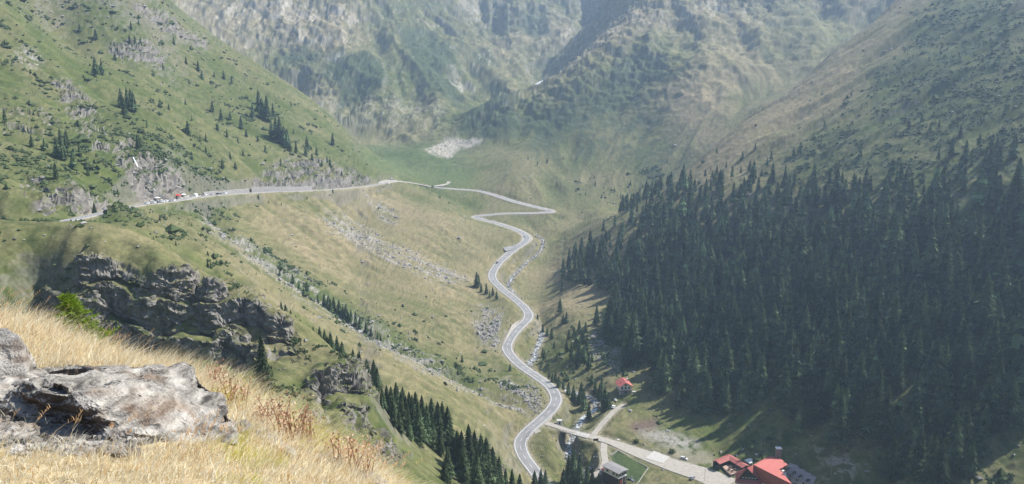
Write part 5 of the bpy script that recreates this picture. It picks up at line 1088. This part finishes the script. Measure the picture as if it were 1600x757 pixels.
# schist
m = bpy.data.materials.new("schist"); m.use_nodes = True; n_ = m.node_tree.nodes; l_ = m.node_tree.links; b_ = n_["Principled BSDF"]; b_.inputs["Roughness"].default_value = .8; b_.inputs["Specular IOR Level"].default_value = .3
tc = n_.new("ShaderNodeTexCoord"); mp = n_.new("ShaderNodeMapping"); mp.inputs["Scale"].default_value = (1.5, 2.0, 12); mp.inputs["Rotation"].default_value = (.18, -.12, 0)
n1 = n_.new("ShaderNodeTexNoise"); n1.inputs["Scale"].default_value = 1.6; n1.inputs["Detail"].default_value = 8; n1.inputs["Roughness"].default_value = .65
n2 = n_.new("ShaderNodeTexNoise"); n2.inputs["Scale"].default_value = 3.5; n2.inputs["Detail"].default_value = 5
n3 = n_.new("ShaderNodeTexNoise"); n3.inputs["Scale"].default_value = 60; n3.inputs["Detail"].default_value = 3
r1 = n_.new("ShaderNodeValToRGB"); e = r1.color_ramp.elements; e[0].position = .36; e[0].color = (.035, .032, .029, 1); e[1].position = .65; e[1].color = (.39, .365, .325, 1); q = e.new(.48); q.color = (.19, .175, .155, 1)
r2 = n_.new("ShaderNodeValToRGB"); e = r2.color_ramp.elements; e[0].position = .55; e[0].color = (0, 0, 0, 1); e[1].position = .72; e[1].color = (1, 1, 1, 1)
mx = n_.new("ShaderNodeMix"); mx.data_type = 'RGBA'; mx.inputs["B"].default_value = (.20, .12, .065, 1)
ml = n_.new("ShaderNodeMath"); ml.operation = 'MULTIPLY'; ml.inputs[1].default_value = .45
l_.new(tc.outputs["Object"], mp.inputs[0]); l_.new(mp.outputs[0], n1.inputs["Vector"]); l_.new(tc.outputs["Object"], n2.inputs["Vector"]); l_.new(tc.outputs["Object"], n3.inputs["Vector"])
l_.new(n1.outputs["Fac"], r1.inputs[0]); l_.new(n2.outputs["Fac"], r2.inputs[0]); l_.new(r2.outputs[0], ml.inputs[0]); l_.new(ml.outputs[0], mx.inputs["Factor"]); l_.new(r1.outputs[0], mx.inputs["A"]); l_.new(mx.outputs["Result"], b_.inputs["Base Color"])
ad = n_.new("ShaderNodeMath"); ad.operation = 'ADD'; l_.new(n1.outputs["Fac"], ad.inputs[0]); l_.new(n3.outputs["Fac"], ad.inputs[1])
bp = n_.new("ShaderNodeBump"); bp.inputs["Distance"].default_value = .018; l_.new(ad.outputs[0], bp.inputs["Height"]); l_.new(bp.outputs[0], b_.inputs["Normal"])
M_SCH = m
M_SCHSHADE = m.copy(); M_SCHSHADE.name = "shaded_schist"
for nd in M_SCHSHADE.node_tree.nodes:                    # shade of the boulder's lower face painted in as dark brown
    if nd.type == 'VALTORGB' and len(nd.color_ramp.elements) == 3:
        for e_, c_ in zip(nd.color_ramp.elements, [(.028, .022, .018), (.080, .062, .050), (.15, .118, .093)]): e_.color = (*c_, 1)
def rock(name, pts, edge, strata, amp, seed, label, cat, lay=.07, dirn=(.05, .25, 1.0), shaded=False):
    q = np.array([P(*p) for p in pts]); c = q.mean(0); me = rock_mesh(name, [tuple(v - c) for v in q], edge, strata, amp, seed, dirn, lay); o = link(name, me, [M_SCH, M_SCHSHADE], None, tuple(c))
    nn = np.empty(len(me.polygons) * 3, np.float32); me.polygons.foreach_get("normal", nn); nn = nn.reshape(-1, 3); cc_ = np.empty(len(me.polygons) * 3, np.float32); me.polygons.foreach_get("center", cc_); cc_ = cc_.reshape(-1, 3)
    if shaded: me.polygons.foreach_set("material_index", ((nn @ np.array([.40, .76, .44]) < -.12) & (nn[:, 2] < .45)).astype(np.int32))
    return tag(o, label, cat)
rock("boulder", [(-40, 612, 4.66), (22, 603, 4.52), (95, 598, 4.20), (152, 640, 4.10), (208, 684, 3.98), (-40, 590, 5.4), (100, 580, 5.4), (200, 575, 5.4), (292, 573, 5.35), (314, 598, 5.2), (346, 625, 4.95), (364, 658, 4.62), (360, 692, 4.35), (300, 700, 4.12), (-40, 664, 4.3), (60, 680, 4.12), (140, 702, 3.96), (200, 712, 3.88), (330, 720, 4.5)], .020, .045, .032, 5, "big layered grey boulder lying in the golden grass of the near slope", "boulder", .085, shaded=True)
rock("boulder", [(-60, 520, 5.6), (10, 513, 5.6), (30, 525, 5.5), (46, 560, 5.3), (40, 590, 5.1), (-60, 600, 5.0), (-60, 540, 6.3), (20, 530, 6.2), (60, 575, 6.0), (50, 600, 5.5)], .03, .012, .012, 8, "bright white boulder cut by the picture edge above the big boulder", "boulder", .09)
rock("rock_slab", [(-40, 585, 5.75), (60, 577, 5.75), (135, 584, 5.7), (120, 600, 5.4), (-40, 608, 5.2), (-40, 580, 6.2), (100, 572, 6.1), (200, 573, 5.9), (205, 590, 5.6)], .025, .03, .014, 12, "dark layered rock slab lying behind the big boulder", "rock", .04)
rock("rock_slab", [(143, 560, 6.7), (150, 557, 6.8), (205, 575, 6.3), (212, 582, 6.15), (150, 564, 6.5), (195, 583, 6.1), (180, 566, 6.6)], .03, .008, .006, 14, "thin white slab in the grass just behind the big boulder", "rock")
rock("boulder", [(236, 700, 3.95), (250, 690, 4.0), (275, 689, 4.05), (292, 700, 4.0), (285, 715, 3.9), (240, 716, 3.85), (262, 694, 4.2)], .02, .012, .010, 16, "small rounded grey stone under the right end of the big boulder", "boulder")
rock("boulder", [(366, 668, 4.9), (380, 657, 5.0), (395, 664, 4.9), (390, 674, 4.75), (370, 678, 4.7), (384, 664, 5.15)], .02, .008, .008, 18, "small white stone touching the big boulder's right end", "boulder")
rock("rock_slab", [(475, 735, 4.35), (490, 730, 4.45), (507, 737, 4.4), (505, 748, 4.25), (478, 746, 4.2), (492, 734, 4.6)], .02, .008, .008, 20, "rounded white stone half sunk in grass near the lower picture edge", "rock")
rock("rock_slab", [(498, 712, 4.85), (512, 709, 4.95), (538, 722, 4.75), (536, 730, 4.65), (500, 722, 4.7), (520, 714, 5.05)], .02, .012, .008, 22, "flat tilted brown slab in the grass beside the rust-coloured plants", "rock", .03)
rock("rock_slab", [(558, 738, 4.6), (570, 735, 4.7), (606, 752, 4.5), (604, 760, 4.4), (560, 746, 4.5), (585, 742, 4.75)], .02, .010, .008, 24, "long pale slab at the outer rim of the near grass", "rock", .03)
rock("rock_slab", [(398, 672, 5.0), (410, 668, 5.1), (465, 705, 4.7), (462, 713, 4.6), (402, 684, 4.85), (430, 688, 5.1)], .022, .014, .010, 26, "long brown rock edge slanting through the grass right of the boulder", "rock", .03)
rock("rock_slab", [(440, 745, 4.0), (455, 738, 4.1), (482, 757, 3.95), (470, 768, 3.85), (442, 760, 3.85), (460, 748, 4.2)], .02, .010, .008, 28, "greyish stone under the grass at the lower picture edge", "rock", .03)
# gravel under the overhang
r = np.random.default_rng(31); gp_ = []
while len(gp_) < 1500:
    px, py = r.uniform(-40, 215), r.uniform(655, 712)
    if py > 668 + (px + 40) * .12 + r.normal(0, 8) + 22: continue
    q = fhit(px, py)
    if q is not None and q[1] < 6: gp_.append(q)
o = blobs("gravel", M_SCH, np.array(gp_), np.minimum(r.lognormal(-3.9, .5, len(gp_)), .04), r, 12, .6, .4); tag(o, kind="stuff")

# dry grass: curved blades in tufts
def leafmat(name, trans=.45, rand=0):
    m = bpy.data.materials.new(name); m.use_nodes = True; n_ = m.node_tree.nodes; l_ = m.node_tree.links; n_.remove(n_["Principled BSDF"])
    a = n_.new("ShaderNodeAttribute"); a.attribute_name = "tone"; d = n_.new("ShaderNodeBsdfDiffuse"); t = n_.new("ShaderNodeBsdfTranslucent"); mx = n_.new("ShaderNodeMixShader"); mx.inputs[0].default_value = trans
    l_.new(a.outputs["Color"], d.inputs[0]); l_.new(a.outputs["Color"], t.inputs[0]); l_.new(d.outputs[0], mx.inputs[1]); l_.new(t.outputs[0], mx.inputs[2]); l_.new(mx.outputs[0], n_["Material Output"].inputs[0]); return m
M_GRASS = leafmat("dry_grass", .55)
def blades(base_, h, lean_dir, lean, width, seed):
    """curved tapering blades; arrays of n"""
    n = len(h); r = np.random.default_rng(seed); S_ = 4
    t = np.linspace(0, 1, S_ + 1)[None, :]
    out = lean[:, None] * h[:, None] * (t ** 1.8); up = h[:, None] * (t * (1 - .28 * lean[:, None] * t))
    cx = base_[:, 0:1] + np.cos(lean_dir)[:, None] * out; cy = base_[:, 1:2] + np.sin(lean_dir)[:, None] * out; cz = base_[:, 2:3] + up
    wa = r.uniform(0, 6.28, n); wv = width[:, None] * (1 - t ** 1.6 * .92)
    dx, dy = np.cos(wa)[:, None] * wv, np.sin(wa)[:, None] * wv
    V = np.stack([np.stack([cx - dx, cy - dy, cz], -1), np.stack([cx + dx, cy + dy, cz], -1)], 2).reshape(n, -1, 3)
    k = np.arange(S_)[:, None] * 2 + np.array([[0, 1, 3, 2]])
    F = k[None] + (np.arange(n) * (2 * (S_ + 1)))[:, None, None]
    return V.reshape(-1, 3), F.reshape(-1, 4), 2 * (S_ + 1)
r = np.random.default_rng(41); tuft = []; tone = []
bpoly = [(-60, 640), (60, 660), (140, 690), (205, 700), (365, 690), (365, 640), (315, 596), (295, 572), (100, 576), (-60, 570)]
gpoly = [(-60, 655), (60, 668), (205, 690), (215, 700), (150, 706), (50, 696), (-60, 690)]
while len(tuft) < 5200:
    th = r.uniform(-.75, .05); rd = 2.6 + 7.2 * r.random() ** .8; x, y = math.sin(th) * rd, math.cos(th) * rd; z = float(fgz(np.array([x]), np.array([y]))[0])
    px, py = project(x, y, z); px = float(px); py = float(py)
    if px < -90 or px > 760 or py > 900: continue
    if inpoly(np.array([px]), np.array([py]), gpoly)[0] and r.random() > .04: continue
    if inpoly(np.array([px]), np.array([py]), bpoly)[0] and y < 5.8: continue
    if px > 0 and py > 830: continue
    tuft.append((x, y, z, px, py))
tuft = np.array(tuft); nb = 13; T_ = np.repeat(tuft, nb, 0); n = len(T_)
bs = T_[:, :3].copy(); bs[:, 0] += r.normal(0, .045, n); bs[:, 1] += r.normal(0, .045, n); bs[:, 2] = fgz(bs[:, 0], bs[:, 1]) - .01
patchy = fbm(bs[:, 0] * .9, bs[:, 1] * .9, 3, 301)
h = r.lognormal(-1.62, .32, n) * (1 + .35 * patchy); h = np.clip(h, .06, .36) * np.interp(T_[:, 1], [3.0, 4.2, 4.9, 6.0, 7.5], [.32, .36, .55, .8, .95])
ld = r.normal(-.2, .9, n) + .6 * patchy; ln_ = np.clip(r.normal(.75, .3, n), .1, 1.4); wd = r.uniform(.0010, .0021, n) * (.75 + bs[:, 1] / 9)
V, F, per = blades(bs, h, ld, ln_, wd, 42)
base_c = np.array([.82, .71, .46]); pale = np.array([.86, .80, .63]); rust = np.array([.58, .38, .18]); grn = np.array([.50, .48, .10])
u = r.random(n); gsel = (fbm(bs[:, 0] * 1.6 + 9, bs[:, 1] * 1.6, 2, 311) > .22) & (T_[:, 3] > 330)
cc = np.where(u[:, None] < .5, pale, np.where(u[:, None] > .80, rust, base_c)) * r.uniform(.75, 1.15, (n, 1)); cc = np.where((gsel & (r.random(n) < .6))[:, None], grn * r.uniform(.8, 1.2, (n, 1)), cc)
me = mesh_np("dry_grass", V, F, True); set_col(me, np.repeat(cc, per, 0)); o = link("dry_grass", me, M_GRASS); tag(o, kind="stuff")
# tall seed stalks
SK = []
for px, py, k, sp_ in [(292, 712, 20, 14), (335, 705, 10, 16), (60, 704, 6, 40), (180, 714, 7, 30), (560, 745, 22, 30), (610, 762, 16, 22), (60, 520, 40, 60), (200, 570, 26, 60), (-10, 505, 16, 30), (520, 750, 12, 40)]:
    for _ in range(k):
        q = fhit(px + r.normal(0, sp_), py + r.normal(0, 6))
        if q is not None and q[1] < 9: SK.append(q)
SK = np.array(SK); n = len(SK); h = r.uniform(.26, .42, n) * np.interp(SK[:, 1], [3.5, 4.5, 6], [.62, .62, 1]); V, F, per = blades(SK, h, r.normal(.1, .5, n), r.uniform(.3, .8, n), r.uniform(.0012, .0020, n), 51)
cc = np.array([.66, .50, .30]) * r.uniform(.7, 1.2, (n, 1)); C_all = [np.repeat(cc, per, 0)]; VV = [V]; FF = [F]; tot = len(V)
tips = V.reshape(n, per, 3); 
for j in range(5):                                   # seed heads near the tips
    s0 = tips[:, -1 - 2 * 0] * (1 - j * .055) + tips[:, -3] * (j * .055); s0 = tips[:, -1] + (tips[:, -3] - tips[:, -1]) * (j * .16)
    V2, F2, p2_ = blades(s0, np.full(n, .028), r.uniform(0, 6.28, n), r.uniform(.2, .6, n), np.full(n, .0020), 60 + j); VV.append(V2); FF.append(F2 + tot); tot += len(V2); C_all.append(np.repeat(cc * np.array([1.0, .85, .75]), p2_, 0))
me = mesh_np("seed_grass", np.concatenate(VV), np.concatenate(FF), True); set_col(me, np.concatenate(C_all)); o = link("seed_grass", me, M_GRASS); tag(o, kind="stuff")
# tuft growing on the boulder
c0 = P(188, 634, 4.62); n = 260; bs = c0 + np.c_[r.normal(0, .022, n), r.normal(0, .02, n), np.zeros(n)]
V, F, per = blades(np.zeros((n, 3)) + bs - c0, r.uniform(.05, .12, n), r.uniform(0, 6.28, n), r.uniform(.3, 1.3, n), np.full(n, .0013), 71); me = mesh_np("grass_tuft", V, F, True); set_col(me, np.repeat(np.array([.42, .36, .10]) * r.uniform(.7, 1.2, (n, 1)), per, 0)); o = link("grass_tuft", me, M_GRASS, None, tuple(c0)); tag(o, "small yellow-green grass tuft growing out of the big boulder", "grass tuft")
# rust-brown seeding plants
M_DOCKS = mat("brown_stem", (.28, .15, .09), .9)
M_DOCK = leafmat("rust_seeds", .4)
def dock(px, py, hgt, seed, label, group):
    q = fhit(px, py)
    if q is None: return
    rs = random.Random(seed); o = empty("dock_plant", tuple(q), rs.uniform(0, 6)); tag(o, label, "plant", group); V = []; F = []; Cc = []; st = MB()
    for k in range(rs.randint(5, 8)):
        a = rs.uniform(0, 6.28); l_1 = rs.uniform(.1, .45); hh = hgt * rs.uniform(.6, 1.05); top = Vector((math.cos(a) * l_1 * hh, math.sin(a) * l_1 * hh, hh)); b0 = Vector((rs.gauss(0, .02), rs.gauss(0, .02), 0)); mid = b0.lerp(top, .5) + Vector((0, 0, .08 * hh))
        st.bar(b0, mid, .0035, 4, .0028); st.bar(mid, top, .0028, 4, .0016)
        for j in range(17):
            t = rs.uniform(.42, 1.0); c = mid.lerp(top, (t - .5) * 2) if t > .5 else b0.lerp(mid, t * 2); s = .045 * (1.15 - t) + .012
            c = c + Vector((rs.gauss(0, s), rs.gauss(0, s), rs.gauss(0, s * .6))); d1 = Vector((rs.gauss(0, 1), rs.gauss(0, 1), rs.gauss(0, 1))).normalized() * .011; d2 = d1.orthogonal().normalized() * .007
            b = len(V); V += [c - d1, c + d2, c + d1, c - d2]; F.append((b, b + 1, b + 2, b + 3)); cl_ = rs.choice([(.48, .28, .18), (.58, .38, .26), (.66, .50, .36), (.40, .23, .15)]); Cc += [cl_] * 4
    st.build("stem", M_DOCKS, o); me = mesh_np("seed_cluster", np.array([tuple(v) for v in V]), np.array(F), False); set_col(me, np.array(Cc)); tag(link("seed_cluster", me, M_DOCK, o), kind="stuff")
D1 = "rust-brown seeding plant crowded beside the right end of the big boulder"; D2 = "rust-brown seeding plant in the taller clump on the rim against the dark cliff"; D3 = "low rust-brown seeding plant farther down the rim beside the flat slabs"
for i, (px, py, h_) in enumerate([(335, 612, .26), (350, 622, .30), (364, 634, .28), (378, 643, .26)]): dock(px, py, h_, i, D1, "rusty plants beside the boulder")
for i, (px, py, h_) in enumerate([(440, 690, .34), (452, 694, .38), (466, 698, .36), (482, 703, .30)]): dock(px, py, h_, 20 + i, D2, "rusty plants of the taller clump")
for i, (px, py, h_) in enumerate([(530, 726, .22), (556, 736, .24), (578, 746, .2), (412, 669, .2)]): dock(px, py, h_, 40 + i, D3, "rusty plants farther along the rim")
# young spruce, bright green
q = fhit(140, 545); q = P(138, 545, 7.6) if q is None else q
sp0 = empty("spruce_sapling", tuple(q)); tag(sp0, "bright yellow-green spruce sapling at the rim of the golden grass", "sapling"); rs = random.Random(5)
m = MB(); m.bar((0, 0, -.05), (-.10, .0, .30), .010, 6, .007); m.bar((-.10, 0, .30), (-.19, .02, .58), .007, 6, .002); m.build("trunk", M_BARK, sp0)
V = []; F = []; Cc = []
for k in range(120):
    t = rs.uniform(.05, 1); b0 = Vector((-.10, 0, .30)).lerp(Vector((-.19, .02, .56)), (t - .5) * 2) if t > .5 else Vector((0, 0, 0)).lerp(Vector((-.10, 0, .30)), t * 2)
    a = rs.uniform(0, 6.28); L1 = (.26 * (1 - t) + .06) * rs.uniform(.7, 1.15); dr = Vector((math.cos(a), math.sin(a), rs.uniform(-.05, .35))).normalized()
    for j in range(34):
        u_ = rs.uniform(.15, 1); c = b0 + dr * (L1 * u_) + Vector((0, 0, -.02 * u_)); s_ = Vector((rs.gauss(0, 1), rs.gauss(0, 1), rs.gauss(.2, .7))).normalized(); nd = (dr * .7 + s_).normalized() * rs.uniform(.022, .040); w_ = nd.orthogonal().normalized() * .0048
        b = len(V); V += [c - w_, c + w_, c + nd + w_ * .4, c + nd - w_ * .4]; F.append((b, b + 1, b + 2, b + 3)); g_ = rs.uniform(.7, 1.25); Cc += [(.19 * g_, .28 * g_, .035)] * 4
me = mesh_np("needles", np.array([tuple(v) for v in V]), np.array(F), False); set_col(me, np.array(Cc)); link("needles", me, leafmat("young_needles", .4), sp0)
print("foreground", round(time.time() - T0, 1))

# ------------------------------------------------------------------ the air of the valley
lo = float(P3[..., 2].min()) - 1.0; hi = float(P3[..., 2].max()) + 15.0
hz = MB(); hz.box(float(P3[..., 0].min()) - 40, float(P3[..., 0].max()) + 40, -60, float(P3[..., 1].max()) + 60, lo, hi)
mh = bpy.data.materials.new("haze_air"); mh.use_nodes = True; nn = mh.node_tree.nodes; nn.clear()
om = nn.new("ShaderNodeOutputMaterial"); pv = nn.new("ShaderNodeVolumePrincipled"); pv.inputs["Color"].default_value = (.52, .71, 1.0, 1); pv.inputs["Density"].default_value = HAZE_DENSITY; pv.inputs["Anisotropy"].default_value = .35
mh.node_tree.links.new(pv.outputs[0], om.inputs["Volume"])
o = hz.build("haze", mh); tag(o, kind="stuff")
print("done", round(time.time() - T0, 1))
